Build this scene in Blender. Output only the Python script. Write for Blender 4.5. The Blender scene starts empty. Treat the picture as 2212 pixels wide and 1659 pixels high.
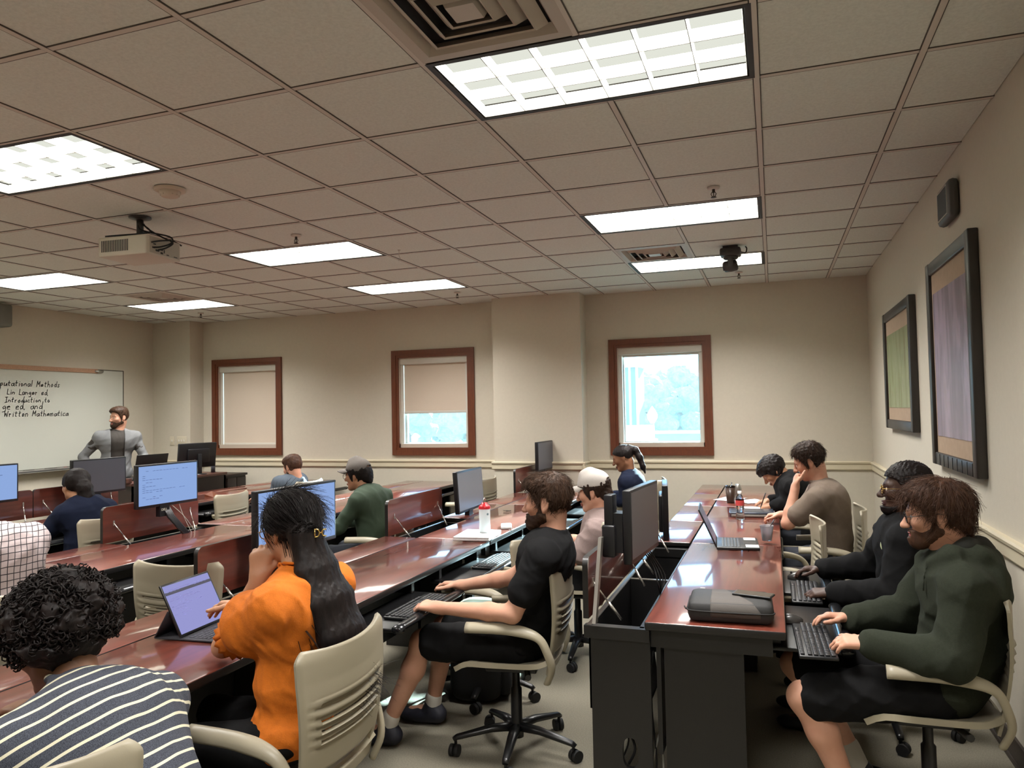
LAMP_E = .8; LAMP_W = 84.; SCREEN_E = .72; SUN_E = 80.; SKY_E = 7.0; EXPOSURE = 0.
import bpy, math, random
import numpy as np
from mathutils import Vector, Matrix
R = math.radians
random.seed(7)
SC = bpy.context.scene
COL = SC.collection
V = lambda *a: np.array(a, float)

# ---------------------------------------------------------------- camera model (also used to measure places)
W, H = 2212, 1659
FPX = 1607.1; YAW, PITCH, ROLL = .33683, .03607, -.02006
CAM = V(0, 0, 1.60)
_fw = V(-math.sin(YAW)*math.cos(PITCH), math.cos(YAW)*math.cos(PITCH), math.sin(PITCH))
_r0 = V(math.cos(YAW), math.sin(YAW), 0); _u0 = np.cross(_r0, _fw)
_rt = math.cos(ROLL)*_r0 + math.sin(ROLL)*_u0
_up = -math.sin(ROLL)*_r0 + math.cos(ROLL)*_u0
def ray(x, y): return _fw + _rt*(x-W/2)/FPX - _up*(y-H/2)/FPX
def atY(x, y, Y): d = ray(x, y); return CAM + d*Y/d[1]
def atX(x, y, X): d = ray(x, y); return CAM + d*X/d[0]
def atZ(x, y, Z): d = ray(x, y); return CAM + d*(Z-CAM[2])/d[2]

# ---------------------------------------------------------------- materials
def lin(c):
    if isinstance(c, str):
        c = c.lstrip('#'); c = [int(c[i:i+2], 16)/255 for i in (0, 2, 4)]
    return tuple(x/12.92 if x <= .04045 else ((x+.055)/1.055)**2.4 for x in c[:3])
MATS = {}
def nd(nt, t, **kw):
    n = nt.nodes.new(t)
    for k, v in kw.items():
        if k.startswith('i_'):
            key = k[2:]; n.inputs[int(key) if key.isdigit() else key.replace('_', ' ')].default_value = v
        else: setattr(n, k, v)
    return n
def mat(name, col, rough=.6, metal=0., spec=.5, var=0., vscale=8., bump=0., bscale=60., coat=0., stretch=None, emit=None, estr=1., sheen=0., col2=None, trans=0., alpha=1., sss=0.):
    """principled material with object-space noise variation and bump"""
    if name in MATS: return MATS[name]
    m = bpy.data.materials.new(name); m.use_nodes = True
    nt = m.node_tree; b = nt.nodes['Principled BSDF']; L = nt.links.new
    c = lin(col)
    b.inputs['Base Color'].default_value = (*c, 1); b.inputs['Roughness'].default_value = rough
    b.inputs['Metallic'].default_value = metal; b.inputs['Specular IOR Level'].default_value = spec
    b.inputs['Coat Weight'].default_value = coat; b.inputs['Coat Roughness'].default_value = .12
    b.inputs['Sheen Weight'].default_value = sheen
    b.inputs['Transmission Weight'].default_value = trans; b.inputs['Alpha'].default_value = alpha
    if sss:
        b.inputs['Subsurface Weight'].default_value = sss; b.inputs['Subsurface Radius'].default_value = (.012, .004, .002); b.inputs['Subsurface Scale'].default_value = 1.
    tc = nd(nt, 'ShaderNodeTexCoord'); src = tc.outputs['Object']
    if stretch:
        mp = nd(nt, 'ShaderNodeMapping'); mp.inputs['Scale'].default_value = stretch; L(src, mp.inputs['Vector']); src = mp.outputs['Vector']
    if var or col2:
        n = nd(nt, 'ShaderNodeTexNoise', i_Scale=vscale, i_Detail=5., i_Roughness=.6); L(src, n.inputs['Vector'])
        rp = nd(nt, 'ShaderNodeValToRGB'); L(n.outputs['Fac'], rp.inputs['Fac'])
        c2 = lin(col2) if col2 else tuple(min(1, x*(1+var)) for x in c)
        c1 = c if col2 else tuple(x*(1-var) for x in c)
        rp.color_ramp.elements[0].position = .3; rp.color_ramp.elements[1].position = .7
        rp.color_ramp.elements[0].color = (*c1, 1); rp.color_ramp.elements[1].color = (*c2, 1)
        L(rp.outputs['Color'], b.inputs['Base Color'])
    if bump:
        n2 = nd(nt, 'ShaderNodeTexNoise', i_Scale=bscale, i_Detail=3.); L(src, n2.inputs['Vector'])
        bp = nd(nt, 'ShaderNodeBump', i_Strength=bump, i_Distance=.004); L(n2.outputs['Fac'], bp.inputs['Height']); L(bp.outputs['Normal'], b.inputs['Normal'])
    if emit is not None:
        b.inputs['Emission Color'].default_value = (*lin(emit), 1); b.inputs['Emission Strength'].default_value = estr
    MATS[name] = m; return m

# ---------------------------------------------------------------- mesh building
class MB:
    def __init__(s): s.v = []; s.f = []; s.m = []; s.sm = []
    def add(s, vs, fs, mi=0, smooth=False):
        o = len(s.v); s.v += [tuple(map(float, p)) for p in vs]
        s.f += [tuple(i+o for i in f) for f in fs]; s.m += [mi]*len(fs); s.sm += [smooth]*len(fs); return s
    def box(s, lo, hi, mi=0, rot=None, piv=None, top=None, bev=0.):
        lo = [min(a, b) for a, b in zip(lo, hi)] if True else lo
        x0, y0, z0 = lo; x1, y1, z1 = [max(a, b) for a, b in zip(lo, hi)]
        if bev:
            return s.rbox((x0, y0, z0), (x1, y1, z1), bev, mi, rot, piv, top)
        vs = [(x0,y0,z0),(x1,y0,z0),(x1,y1,z0),(x0,y1,z0),(x0,y0,z1),(x1,y0,z1),(x1,y1,z1),(x0,y1,z1)]
        if rot is not None: vs = [tuple(rot @ (Vector(p)-Vector(piv)) + Vector(piv)) for p in vs]
        fs = [(0,3,2,1),(4,5,6,7),(0,1,5,4),(1,2,6,5),(2,3,7,6),(3,0,4,7)]
        o = len(s.v); s.v += vs; s.f += [tuple(i+o for i in f) for f in fs]
        s.m += [mi, mi if top is None else top, mi, mi, mi, mi]; s.sm += [False]*6; return s
    def rbox(s, lo, hi, b, mi=0, rot=None, piv=None, top=None):
        """box with all edges chamfered in two steps"""
        lo = np.array(lo, float); hi = np.array(hi, float); b = min(b, *((hi-lo)*.49))
        c = (lo+hi)/2; h = (hi-lo)/2
        # superquadric-like: sample a cube with chamfer rows
        t = [0, .35, 1.]
        def ax(hh): return [-hh, -hh+b*.3, -hh+b, hh-b, hh-b*.3, hh]
        X, Y, Z = ax(h[0]), ax(h[1]), ax(h[2]); idx = {}; vs = []
        def vid(i, j, k):
            key = (i, j, k)
            if key in idx: return idx[key]
            p = np.array([X[i], Y[j], Z[k]]); q = np.clip(p, -(h-b), h-b); d = p-q; n = np.linalg.norm(d)
            if n > 1e-9: p = q + d/n*b
            p = p + c
            if rot is not None: p = np.array(rot @ (Vector(p)-Vector(piv)) + Vector(piv))
            idx[key] = len(vs); vs.append(tuple(p)); return idx[key]
        fs = []; ms = []
        for a in range(5):
            for d in range(5):
                fs.append((vid(a,d,0), vid(a,d+1,0), vid(a+1,d+1,0), vid(a+1,d,0))); ms.append(mi)
                fs.append((vid(a,d,5), vid(a+1,d,5), vid(a+1,d+1,5), vid(a,d+1,5))); ms.append(mi if top is None else top)
                fs.append((vid(a,0,d), vid(a+1,0,d), vid(a+1,0,d+1), vid(a,0,d+1))); ms.append(mi)
                fs.append((vid(a,5,d), vid(a,5,d+1), vid(a+1,5,d+1), vid(a+1,5,d))); ms.append(mi)
                fs.append((vid(0,a,d), vid(0,a,d+1), vid(0,a+1,d+1), vid(0,a+1,d))); ms.append(mi)
                fs.append((vid(5,a,d), vid(5,a+1,d), vid(5,a+1,d+1), vid(5,a,d+1))); ms.append(mi)
        o = len(s.v); s.v += vs; s.f += [tuple(i+o for i in f) for f in fs]; s.m += ms; s.sm += [True]*len(fs); return s
    def tube(s, path, r, n=10, mi=0, caps=True, flat=None, upv=(0, 0, 1)):
        """swept round (or flat=(a,b) elliptical) section; r may be a list"""
        P = [np.array(p, float) for p in path]; m = len(P)
        rs = r if isinstance(r, (list, tuple)) else [r]*m
        ring = []; o = len(s.v); prev = None
        for i, p in enumerate(P):
            t = P[min(i+1, m-1)]-P[max(i-1, 0)]; t = t/(np.linalg.norm(t)+1e-12)
            if prev is None:
                a = np.array(upv, float)
                if abs(a@t) > .95: a = np.array([1., 0, 0])
                u = np.cross(a, t)
            else: u = prev - t*(prev@t)
            u = u/(np.linalg.norm(u)+1e-12); prev = u; w = np.cross(t, u)
            fa, fb = flat if flat else (1, 1)
            for k in range(n):
                an = 2*math.pi*k/n; s.v.append(tuple(p + rs[i]*(fa*math.cos(an)*u + fb*math.sin(an)*w)))
        for i in range(m-1):
            for k in range(n):
                a = o+i*n+k; b = o+i*n+(k+1) % n
                s.f.append((a, b, b+n, a+n)); s.m.append(mi); s.sm.append(True)
        if caps:
            s.f.append(tuple(o+k for k in range(n))[::-1]); s.f.append(tuple(o+(m-1)*n+k for k in range(n))); s.m += [mi]*2; s.sm += [False]*2
        return s
    def lathe(s, prof, c=(0, 0, 0), n=24, mi=0, axis='z', mis=None, smooth=True):
        o = len(s.v); c = np.array(c, float)
        for (r, z) in prof:
            for k in range(n):
                a = 2*math.pi*k/n; x, y = r*math.cos(a), r*math.sin(a)
                s.v.append(tuple(c + (np.array([x, y, z]) if axis == 'z' else np.array([z, x, y]) if axis == 'x' else np.array([y, z, x]))))
        for i in range(len(prof)-1):
            for k in range(n):
                a = o+i*n+k; b = o+i*n+(k+1) % n
                s.f.append((a, b, b+n, a+n)); s.m.append(mis[i] if mis else mi); s.sm.append(smooth)
        return s
    def sheet(s, G, th, mi=0, mask=None, nrm=None):
        """thicken a grid of points G[i][j] by th along its normals; mask[i][j]=False leaves a hole"""
        G = np.array(G, float); a, b = G.shape[:2]
        du = np.gradient(G, axis=0); dv = np.gradient(G, axis=1); N = np.cross(du, dv); N /= np.linalg.norm(N, axis=2, keepdims=True)+1e-12
        o = len(s.v); th = np.broadcast_to(np.asarray(th, float), (a, b))[..., None]
        A = G+N*th/2; B = G-N*th/2
        s.v += [tuple(p) for p in A.reshape(-1, 3)] + [tuple(p) for p in B.reshape(-1, 3)]; n = a*b
        M = np.ones((a-1, b-1), bool) if mask is None else np.array(mask, bool)
        def F(q, sm=True): s.f.append(q); s.m.append(mi); s.sm.append(sm)
        for i in range(a-1):
            for j in range(b-1):
                if not M[i, j]: continue
                p = [o+i*b+j, o+(i+1)*b+j, o+(i+1)*b+j+1, o+i*b+j+1]
                F(tuple(p)); F(tuple(x+n for x in p[::-1]))
                for (di, dj, e) in ((0,-1,(3,0)),(0,1,(1,2)),(-1,0,(0,1)[::1]),(1,0,(2,3))):
                    ii, jj = i+di, j+dj
                    if 0 <= ii < a-1 and 0 <= jj < b-1 and M[ii, jj]: continue
                    e = {(0,-1):(1,0),(0,1):(3,2),(-1,0):(0,3),(1,0):(2,1)}[(di, dj)]
                    F((p[e[0]], p[e[1]], p[e[1]]+n, p[e[0]]+n), False)
        return s
    def xf(s, M, start=0):
        for i in range(start, len(s.v)): s.v[i] = tuple(M @ Vector(s.v[i]))
        return s
    def build(s, name, mats, parent=None, smooth=None):
        me = bpy.data.meshes.new(name); me.from_pydata(s.v, [], s.f)
        if not isinstance(mats, (list, tuple)): mats = [mats]
        for m in mats: me.materials.append(m)
        me.polygons.foreach_set('material_index', s.m)
        me.polygons.foreach_set('use_smooth', [smooth]*len(s.f) if smooth is not None else s.sm)
        me.update()
        o = bpy.data.objects.new(name, me); COL.objects.link(o)
        if parent is not None: o.parent = parent
        return o

def tag(o, label=None, cat=None, group=None, kind=None):
    if label: o['label'] = label
    if cat: o['category'] = cat
    if group: o['group'] = group
    if kind: o['kind'] = kind
    return o
def thing(name, label, cat, loc=(0, 0, 0), rz=0., group=None):
    o = bpy.data.objects.new(name, None); COL.objects.link(o); o.empty_display_size = .1
    o.location = tuple(float(x) for x in loc); o.rotation_euler = (0, 0, rz); return tag(o, label, cat, group)
def struct(o): o['kind'] = 'structure'; return o
def dup(root, loc=None, rz=None, label=None, group=None, mats=None):
    def cp(o, par):
        c = o.copy(); COL.objects.link(c)
        if par is not None: c.parent = par
        for ch in o.children: cp(ch, c)
        return c
    c = cp(root, None)
    if loc is not None: c.location = tuple(float(x) for x in loc)
    if rz is not None: c.rotation_euler = (0, 0, rz)
    if label: c['label'] = label
    if group: c['group'] = group
    return c
def rotz(a): return Matrix.Rotation(a, 3, 'Z')
def smooth_path(P, n=6):
    """Catmull-Rom through points"""
    P = [np.array(p, float) for p in P]; Q = [P[0]]+P+[P[-1]]; out = []
    for i in range(1, len(Q)-2):
        for k in range(n):
            t = k/n; a, b, c, d = Q[i-1], Q[i], Q[i+1], Q[i+2]
            out.append(.5*((2*b)+(-a+c)*t+(2*a-5*b+4*c-d)*t*t+(-a+3*b-3*c+d)*t**3))
    out.append(P[-1]); return out
# ================================================================= palette
M_wall = mat('wall_paint', '#c8c1b1', .85, var=.02, vscale=30, bump=.12, bscale=220)
M_trimw = mat('chair_rail_paint', '#cfc5ab', .55)
M_base = mat('baseboard_vinyl', '#3a322c', .5)
M_frame = mat('stained_oak', '#5f3019', .45, var=.22, vscale=6, stretch=(14, 14, 1.6), bump=.05)
M_carpet = mat('carpet', '#7f7a6c', .95, var=.22, vscale=160, bump=.5, bscale=500, spec=.1)
M_black = mat('black_laminate', '#171616', .42, var=.1, vscale=40)
M_blackp = mat('black_plastic', '#141415', .33)
M_rubber = mat('black_rubber', '#101010', .7)
M_steel = mat('brushed_steel', '#b9b6b0', .3, metal=.9)
M_beige = mat('beige_plastic', '#978f7b', .42, bump=.04, bscale=400)
M_white = mat('white_plastic', '#e6e4dd', .4)
M_grille = mat('dark_grille', '#2c2b2b', .7)

def wood_top(name, c1, c2):
    m = bpy.data.materials.new(name); m.use_nodes = True; nt = m.node_tree; L = nt.links.new; b = nt.nodes['Principled BSDF']
    tc = nd(nt, 'ShaderNodeTexCoord'); mp = nd(nt, 'ShaderNodeMapping'); mp.inputs['Scale'].default_value = (9, .55, 9); L(tc.outputs['Object'], mp.inputs['Vector'])
    n = nd(nt, 'ShaderNodeTexNoise', i_Scale=2.2, i_Detail=8., i_Roughness=.62, i_Distortion=.6); L(mp.outputs['Vector'], n.inputs['Vector'])
    rp = nd(nt, 'ShaderNodeValToRGB'); e = rp.color_ramp.elements
    e[0].position = .34; e[0].color = (*lin(c1), 1); e[1].position = .68; e[1].color = (*lin(c2), 1); L(n.outputs['Fac'], rp.inputs['Fac'])
    L(rp.outputs['Color'], b.inputs['Base Color']); b.inputs['Roughness'].default_value = .3
    b.inputs['Specular IOR Level'].default_value = .5; b.inputs['Coat Weight'].default_value = .9; b.inputs['Coat Roughness'].default_value = .07
    n2 = nd(nt, 'ShaderNodeTexNoise', i_Scale=900., i_Detail=1.); L(tc.outputs['Object'], n2.inputs['Vector'])
    bp = nd(nt, 'ShaderNodeBump', i_Strength=.03, i_Distance=.001); L(n2.outputs['Fac'], bp.inputs['Height']); L(bp.outputs['Normal'], b.inputs['Normal'])
    return m
M_desk = wood_top('mahogany_laminate', '#57291f', '#753a2d')

# ceiling: 2 ft lay-in tiles, shallow darker grid joints, fissured surface
XR, XL, YW, YN, ZC = .967, -8.35, 8.589, -2.4, 2.95
U0, V0, T = -.0231, 2.576, .6096
def gx(u): return U0+u*T
def gy(v): return V0+v*T
def ceil_mat():
    m = bpy.data.materials.new('ceiling_tile'); m.use_nodes = True; nt = m.node_tree; L = nt.links.new; b = nt.nodes['Principled BSDF']
    tc = nd(nt, 'ShaderNodeTexCoord')
    n = nd(nt, 'ShaderNodeTexNoise', i_Scale=70., i_Detail=6., i_Roughness=.7); L(tc.outputs['Object'], n.inputs['Vector'])
    rp = nd(nt, 'ShaderNodeValToRGB'); e = rp.color_ramp.elements; e[0].position = .3; e[1].position = .62
    e[0].color = (*lin('#cdd1cb'), 1); e[1].color = (*lin('#dce0da'), 1); L(n.outputs['Fac'], rp.inputs['Fac']); L(rp.outputs['Color'], b.inputs['Base Color'])
    b.inputs['Roughness'].default_value = .9; b.inputs['Specular IOR Level'].default_value = .1
    bp = nd(nt, 'ShaderNodeBump', i_Strength=.35, i_Distance=.003); L(n.outputs['Fac'], bp.inputs['Height']); L(bp.outputs['Normal'], b.inputs['Normal'])
    return m
M_tile = ceil_mat(); M_tee = mat('ceiling_tee_bar', '#c9c1b8', .6); M_teeline = mat('tee_reveal', '#4d463f', .8)

# ================================================================= room shell
bm = MB(); bm.box((XL-.3, YN-.2, -.1), (XR+.25, YW+.3, 0)); struct(bm.build('floor', M_carpet))
bm = MB(); bm.box((XR, YN-.2, 0), (XR+.12, YW+.3, ZC+.3)); struct(bm.build('wall_right', M_wall))
bm = MB(); bm.box((XL-.12, YN-.2, 0), (XL, YW+.3, ZC+.3)); struct(bm.build('wall_left', M_wall))
bm = MB(); bm.box((XL-.12, YN-.12, 0), (XR+.12, YN, ZC+.3)); struct(bm.build('wall_near', M_wall))
# window wall with three openings
WIN = [(-7.52, -6.35), (-4.65, -3.498), (-1.797, -.637)]; WZ0, WZ1, FRW = 1.06, 2.405, .095
bm = MB(); xs = XL-.12; zt = ZC+.3; YT = YW+.22
for (a, b) in WIN:
    bm.box((xs, YW, 0), (a+FRW, YT, zt)); bm.box((a+FRW, YW, 0), (b-FRW, YT, WZ0+FRW)); bm.box((a+FRW, YW, WZ1-FRW), (b-FRW, YT, zt)); xs = b-FRW
bm.box((xs, YW, 0), (XR+.12, YT, zt)); struct(bm.build('wall_window', M_wall))
bm = MB(); bm.box((-3.155, 8.33, 0), (-2.07, YW+.01, ZC+.2)); struct(bm.build('wall_pier', M_wall))
bm = MB(); bm.box((XL-.01, 8.33, 0), (-7.69, YW+.01, ZC+.2)); struct(bm.build('wall_corner_pier', M_wall))
# ceiling: tiles as shallow pans between tee bars, holes where lights and diffusers sit
LIGHTS = [(u, v) for v in (0, 4, 7) for u in (-2, -7, -12)] + [(u, v) for v in (-4,) for u in (-2, -7, -12)]  # last row is unseen behind the camera, added for its light
VENTS = [(-2, -1), (-2, 6), (-11, 6)]
holes = set()
for (u, v) in LIGHTS: holes |= {(u, v), (u+1, v)}
for (u, v) in VENTS: holes.add((u, v))
bm = MB()
for i in range(-14, 2):
    for j in range(-9, 10):
        if (i, j) in holes: continue
        x0, x1, y0, y1 = max(gx(i), XL), min(gx(i+1), XR), max(gy(j), YN), min(gy(j+1), YW)
        if x1-x0 < .02 or y1-y0 < .02: continue
        bm.box((x0+.004, y0+.004, ZC+.004), (x1-.004, y1-.004, ZC+.02), 0)
for i in range(-14, 3):
    x = gx(i)
    if XL < x < XR:
        for j in range(-9, 10):
            if (i, j) in holes and (i-1, j) in holes and any(i-1 == u and j == v for (u, v) in LIGHTS): continue
            ya, yb = max(gy(j), YN), min(gy(j+1), YW)
            if yb <= ya: continue
            bm.box((x-.0115, ya, ZC-.001), (x+.0115, yb, ZC+.006), 1)
            for e in (-.0135, .0135): bm.box((x+e-.0022, ya, ZC+.0), (x+e+.0022, yb, ZC+.0062), 2)
for j in range(-9, 11):
    y = gy(j)
    if YN < y < YW:
        for i in range(-15, 3):
            if (i, j) in holes and (i, j-1) in holes: continue
            x0, x1 = max(gx(i)+.012, XL), min(gx(i+1)-.012, XR)
            if x1 <= x0: continue
            bm.box((x0, y-.0115, ZC), (x1, y+.0115, ZC+.0055), 1)
            for e in (-.0135, .0135): bm.box((x0, y+e-.0022, ZC+.0005), (x1, y+e+.0022, ZC+.0062), 2)
bm.box((XL-.1, YN-.1, ZC+.22), (XR+.1, YW+.1, ZC+.3), 2)
struct(bm.build('ceiling', [M_tile, M_tee, M_teeline]))
# chair rail with moulded profile, along window wall, piers and right wall
RAIL = [(0, .905), (.014, .905), (.02, .915), (.02, .965), (.03, .975), (.034, .99), (.028, 1.0), (0, 1.0)]
def rail(path, name):
    bm = MB(); n = len(RAIL); o = 0
    for (p, q) in zip(path[:-1], path[1:]):
        p = np.array(p); q = np.array(q); d = (q-p)/np.linalg.norm(q-p); nrm = np.array([-d[1], d[0]])
        a = len(bm.v)
        for P in (p-d*.0, q+d*.0):
            for (w, z) in RAIL: bm.v.append((P[0]+nrm[0]*w, P[1]+nrm[1]*w, z))
        for k in range(n-1): bm.f.append((a+k, a+k+1, a+n+k+1, a+n+k)); bm.m.append(0); bm.sm.append(False)
        bm.f.append(tuple(range(a, a+n))); bm.f.append(tuple(range(a+n, a+2*n))[::-1]); bm.m += [0, 0]; bm.sm += [False]*2
    return struct(bm.build(name, M_trimw))
rail([(XR, YN), (XR, YW)], 'trim_1')
rail([(XR, YW), (-2.07, YW)], 'trim_2'); rail([(-2.07, YW), (-2.07, 8.30)], 'trim_3'); rail([(-2.04, 8.33), (-3.185, 8.33)], 'trim_4')
rail([(-3.155, 8.33), (-3.155, YW)], 'trim_5'); rail([(-3.155, YW), (-7.69, YW)], 'trim_6'); rail([(-7.69, YW), (-7.69, 8.30)], 'trim_7'); rail([(-7.66, 8.33), (XL, 8.33)], 'trim_8')
bm = MB(); bm.box((XR-.012, YN, 0), (XR, YW, .115)); bm.box((XR-.02, YN, 0), (XR-.011, YW, .02)); struct(bm.build('baseboard_right', M_base))
bm = MB(); bm.box((-2.07, YW-.012, 0), (XR, YW, .1)); bm.box((-7.69, YW-.012, 0), (-3.155, YW, .1)); bm.box((-3.16, 8.318, 0), (-2.06, 8.33, .1)); struct(bm.build('baseboard_window', M_base))

# ================================================================= windows
def glass_mat():
    m = bpy.data.materials.new('tinted_window_glass'); m.use_nodes = True; nt = m.node_tree; L = nt.links.new
    nt.nodes.remove(nt.nodes['Principled BSDF']); out = nt.nodes['Material Output']
    t = nd(nt, 'ShaderNodeBsdfTransparent'); t.inputs['Color'].default_value = (.72, .9, 1., 1)
    g = nd(nt, 'ShaderNodeBsdfGlossy', i_Roughness=.02); g.inputs['Color'].default_value = (.8, .9, 1, 1)
    f = nd(nt, 'ShaderNodeFresnel', i_IOR=1.45); mx = nd(nt, 'ShaderNodeMixShader')
    mm = nd(nt, 'ShaderNodeMath', operation='MULTIPLY'); mm.inputs[1].default_value = .6; L(f.outputs[0], mm.inputs[0])
    tl = nd(nt, 'ShaderNodeBsdfTranslucent'); tl.inputs['Color'].default_value = (.75, .9, 1, 1); m2 = nd(nt, 'ShaderNodeMixShader'); m2.inputs[0].default_value = .015   # veiling glare mixed into the pane, washes out the view
    L(t.outputs[0], m2.inputs[1]); L(tl.outputs[0], m2.inputs[2])
    L(mm.outputs[0], mx.inputs[0]); L(m2.outputs[0], mx.inputs[1]); L(g.outputs[0], mx.inputs[2]); L(mx.outputs[0], out.inputs['Surface']); return m
M_glass = glass_mat(); M_alu = mat('white_sash', '#cfd3cf', .4); M_blind = mat('roller_blind_fabric', '#cdbfae', .9, var=.04, vscale=300)
M_cass = mat('blind_cassette', '#c9c6bc', .5); M_reveal = mat('window_reveal', '#b7aa9b', .7)
def window(n, a, b, drop, cut=False):
    root = thing('window_%d' % n, None, None, ((a+b)/2, YW, WZ0)); struct(root); w = (b-a)/2; h = WZ1-WZ0
    # moulded wooden casing with mitred corners: stepped profile
    bm = MB()
    for (off, wd, y0, y1) in ((0, .062, -.03, 0), (.05, FRW-.05, -.02, .02)):
        x0, x1, z0, z1 = -w+off, w-off, off, h-off
        I = (x0+wd, x1-wd, z0+wd, z1-wd)
        ring = [((x0,z0),(I[0],I[2])), ((x1,z0),(I[1],I[2])), ((x1,z1),(I[1],I[3])), ((x0,z1),(I[0],I[3]))]
        for k in range(4):
            (o0, i0), (o1, i1) = ring[k], ring[(k+1) % 4]
            q = [(o0[0], y0, o0[1]), (o1[0], y0, o1[1]), (i1[0], y0, i1[1]), (i0[0], y0, i0[1])]
            q2 = [(x, y1, z) for (x, _, z) in q]
            bm.add(q+q2, [(0,1,2,3),(7,6,5,4),(0,4,5,1),(2,6,7,3)])
    bm.build('window_frame', M_frame, root)
    i = FRW
    bm = MB()   # plaster reveal lining
    for lo, hi in (((-w+i, 0, i), (-w+i+.012, .1, h-i)), ((w-i-.012, 0, i), (w-i, .1, h-i)), ((-w+i, 0, i), (w-i, .1, i+.05)), ((-w+i, 0, h-i-.012), (w-i, .1, h-i))): bm.box(lo, hi)
    bm.build('window_reveal', M_reveal, root)
    bm = MB(); s = .06  # sash
    for lo, hi in (((-w+i, .1, i), (-w+i+s, .15, h-i)), ((w-i-s, .1, i), (w-i, .15, h-i)), ((-w+i, .1, i), (w-i, .15, i+s)), ((-w+i, .1, h-i-s), (w-i, .15, h-i))): bm.box(lo, hi, bev=.006)
    bm.build('window_sash', M_alu, root)
    bm = MB(); bm.box((-w+i+.03, .122, i+.03), (w-i-.03, .128, h-i-.03)); bm.build('window_pane', M_glass, root)
    bm = MB(); top = h-i-.002
    bm.box((-w+i+.004, .01, top-.085), (w-i-.004, .075, top), bev=.012); bm.build('blind_cassette', M_cass, root)
    bm = MB(); bot = top-.085-drop
    for (x0, x1) in ((-w+i+.012, -w+i+.05), (w-i-.045, w-i-.012)): bm.box((x0, .03, i+.05), (x1, .07, top-.08))
    bm.build('blind_channel', M_cass, root)
    if drop > 0:
        bm = MB(); bm.box((-w+i+.052, .048, bot), (w-i-.047, .0495, top-.08)); bm.build('blind_fabric', M_blind, root)
        bm = MB(); bm.box((-w+i+.052, .042, bot-.03), (w-i-.047, .056, bot+.004), bev=.004); bm.build('blind_hem_bar', M_cass, root)
    else:
        bm = MB(); bm.box((-w+i+.052, .04, top-.11), (w-i-.047, .056, top-.08), bev=.004); bm.build('blind_hem_bar', M_cass, root)
window(1, *WIN[0], 1.0); window(2, *WIN[1], .605); window(3, *WIN[2], 0)
# ================================================================= ceiling lights
def emit_mat(name, col, s):
    m = bpy.data.materials.new(name); m.use_nodes = True; nt = m.node_tree; nt.nodes.remove(nt.nodes['Principled BSDF'])
    e = nd(nt, 'ShaderNodeEmission', i_Strength=s); e.inputs['Color'].default_value = (*lin(col), 1); nt.links.new(e.outputs[0], nt.nodes['Material Output'].inputs['Surface']); return m
M_lamp = emit_mat('fluorescent_diffuser', '#fbfdf0', LAMP_E)
M_louv = mat('white_louver', '#d9ddcf', .35); M_lip = mat('louver_lip_shade', '#5a584f', .5); M_lframe = mat('troffer_shadow_trim', '#26221f', .6)  # lip colour paints the unlit lower edges of the white fins dark
def make_light():
    root = thing('ceiling_light', None, 'ceiling light', (gx(-1), gy(.5), ZC)); w, d = T-.006, T/2-.004
    bm = MB(); t = .022
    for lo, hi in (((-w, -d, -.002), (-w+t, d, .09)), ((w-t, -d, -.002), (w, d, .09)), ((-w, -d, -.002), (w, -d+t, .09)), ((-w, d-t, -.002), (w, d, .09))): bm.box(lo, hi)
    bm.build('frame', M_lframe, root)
    bm = MB(); bm.box((-w+t, -d+t, .062), (w-t, d-t, .066)); bm.build('diffuser', M_lamp, root)
    bm = MB(); iw, idp = w-t-.006, d-t-.006
    for k in range(7):
        x = -iw+2*iw*k/6; bm.add([(x-.0008,-idp,.004),(x+.0008,-idp,.004),(x+.0008,idp,.004),(x-.0008,idp,.004),(x-.004,-idp,.05),(x+.004,-idp,.05),(x+.004,idp,.05),(x-.004,idp,.05)], [(0,3,2,1),(0,1,5,4),(1,2,6,5),(2,3,7,6),(3,0,4,7)])
    for k in range(4):
        y = -idp+2*idp*k/3; bm.add([(-iw,y-.0008,.003),(iw,y-.0008,.003),(iw,y+.0008,.003),(-iw,y+.0008,.003),(-iw,y-.006,.05),(iw,y-.006,.05),(iw,y+.006,.05),(-iw,y+.006,.05)], [(0,3,2,1),(0,1,5,4),(1,2,6,5),(2,3,7,6),(3,0,4,7)])
    for k in range(7): x = -iw+2*iw*k/6; bm.box((x-.0015, -idp, .0015), (x+.0015, idp, .0038), 1)
    for k in range(4): y = -idp+2*idp*k/3; bm.box((-iw, y-.0015, .0010), (iw, y+.0015, .0033), 1)
    bm.build('louver', [M_louv, M_lip], root)
    la = bpy.data.lights.new('fluorescent_tubes', 'AREA'); la.shape = 'RECTANGLE'; la.size, la.size_y = 2*iw, 2*idp; la.energy = LAMP_W; la.color = (1, .965, .93); la.spread = R(135)
    lo = bpy.data.objects.new('fluorescent_tubes', la); COL.objects.link(lo); lo.parent = root; lo.location = (0, 0, .056); return root
L0 = make_light()
LLAB = {(-2,0): 'big recessed fluorescent light beside the large square air diffuser', (-7,0): 'recessed fluorescent light above the smoke detector, cut by the photo edge', (-12,0): 'recessed fluorescent light outside the picture, left end of the nearest row',
 (-2,4): 'recessed fluorescent light with a sprinkler just before it, nearer to the small diffuser', (-7,4): 'recessed fluorescent light right of the white projector', (-12,4): 'recessed fluorescent light left of and beyond the projector, cut by the photo edge',
 (-2,7): 'recessed fluorescent light partly hidden by the ceiling camera', (-7,7): 'recessed fluorescent light in front of the wall between first and second window', (-12,7): 'recessed fluorescent light above the whiteboard corner'}
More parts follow.
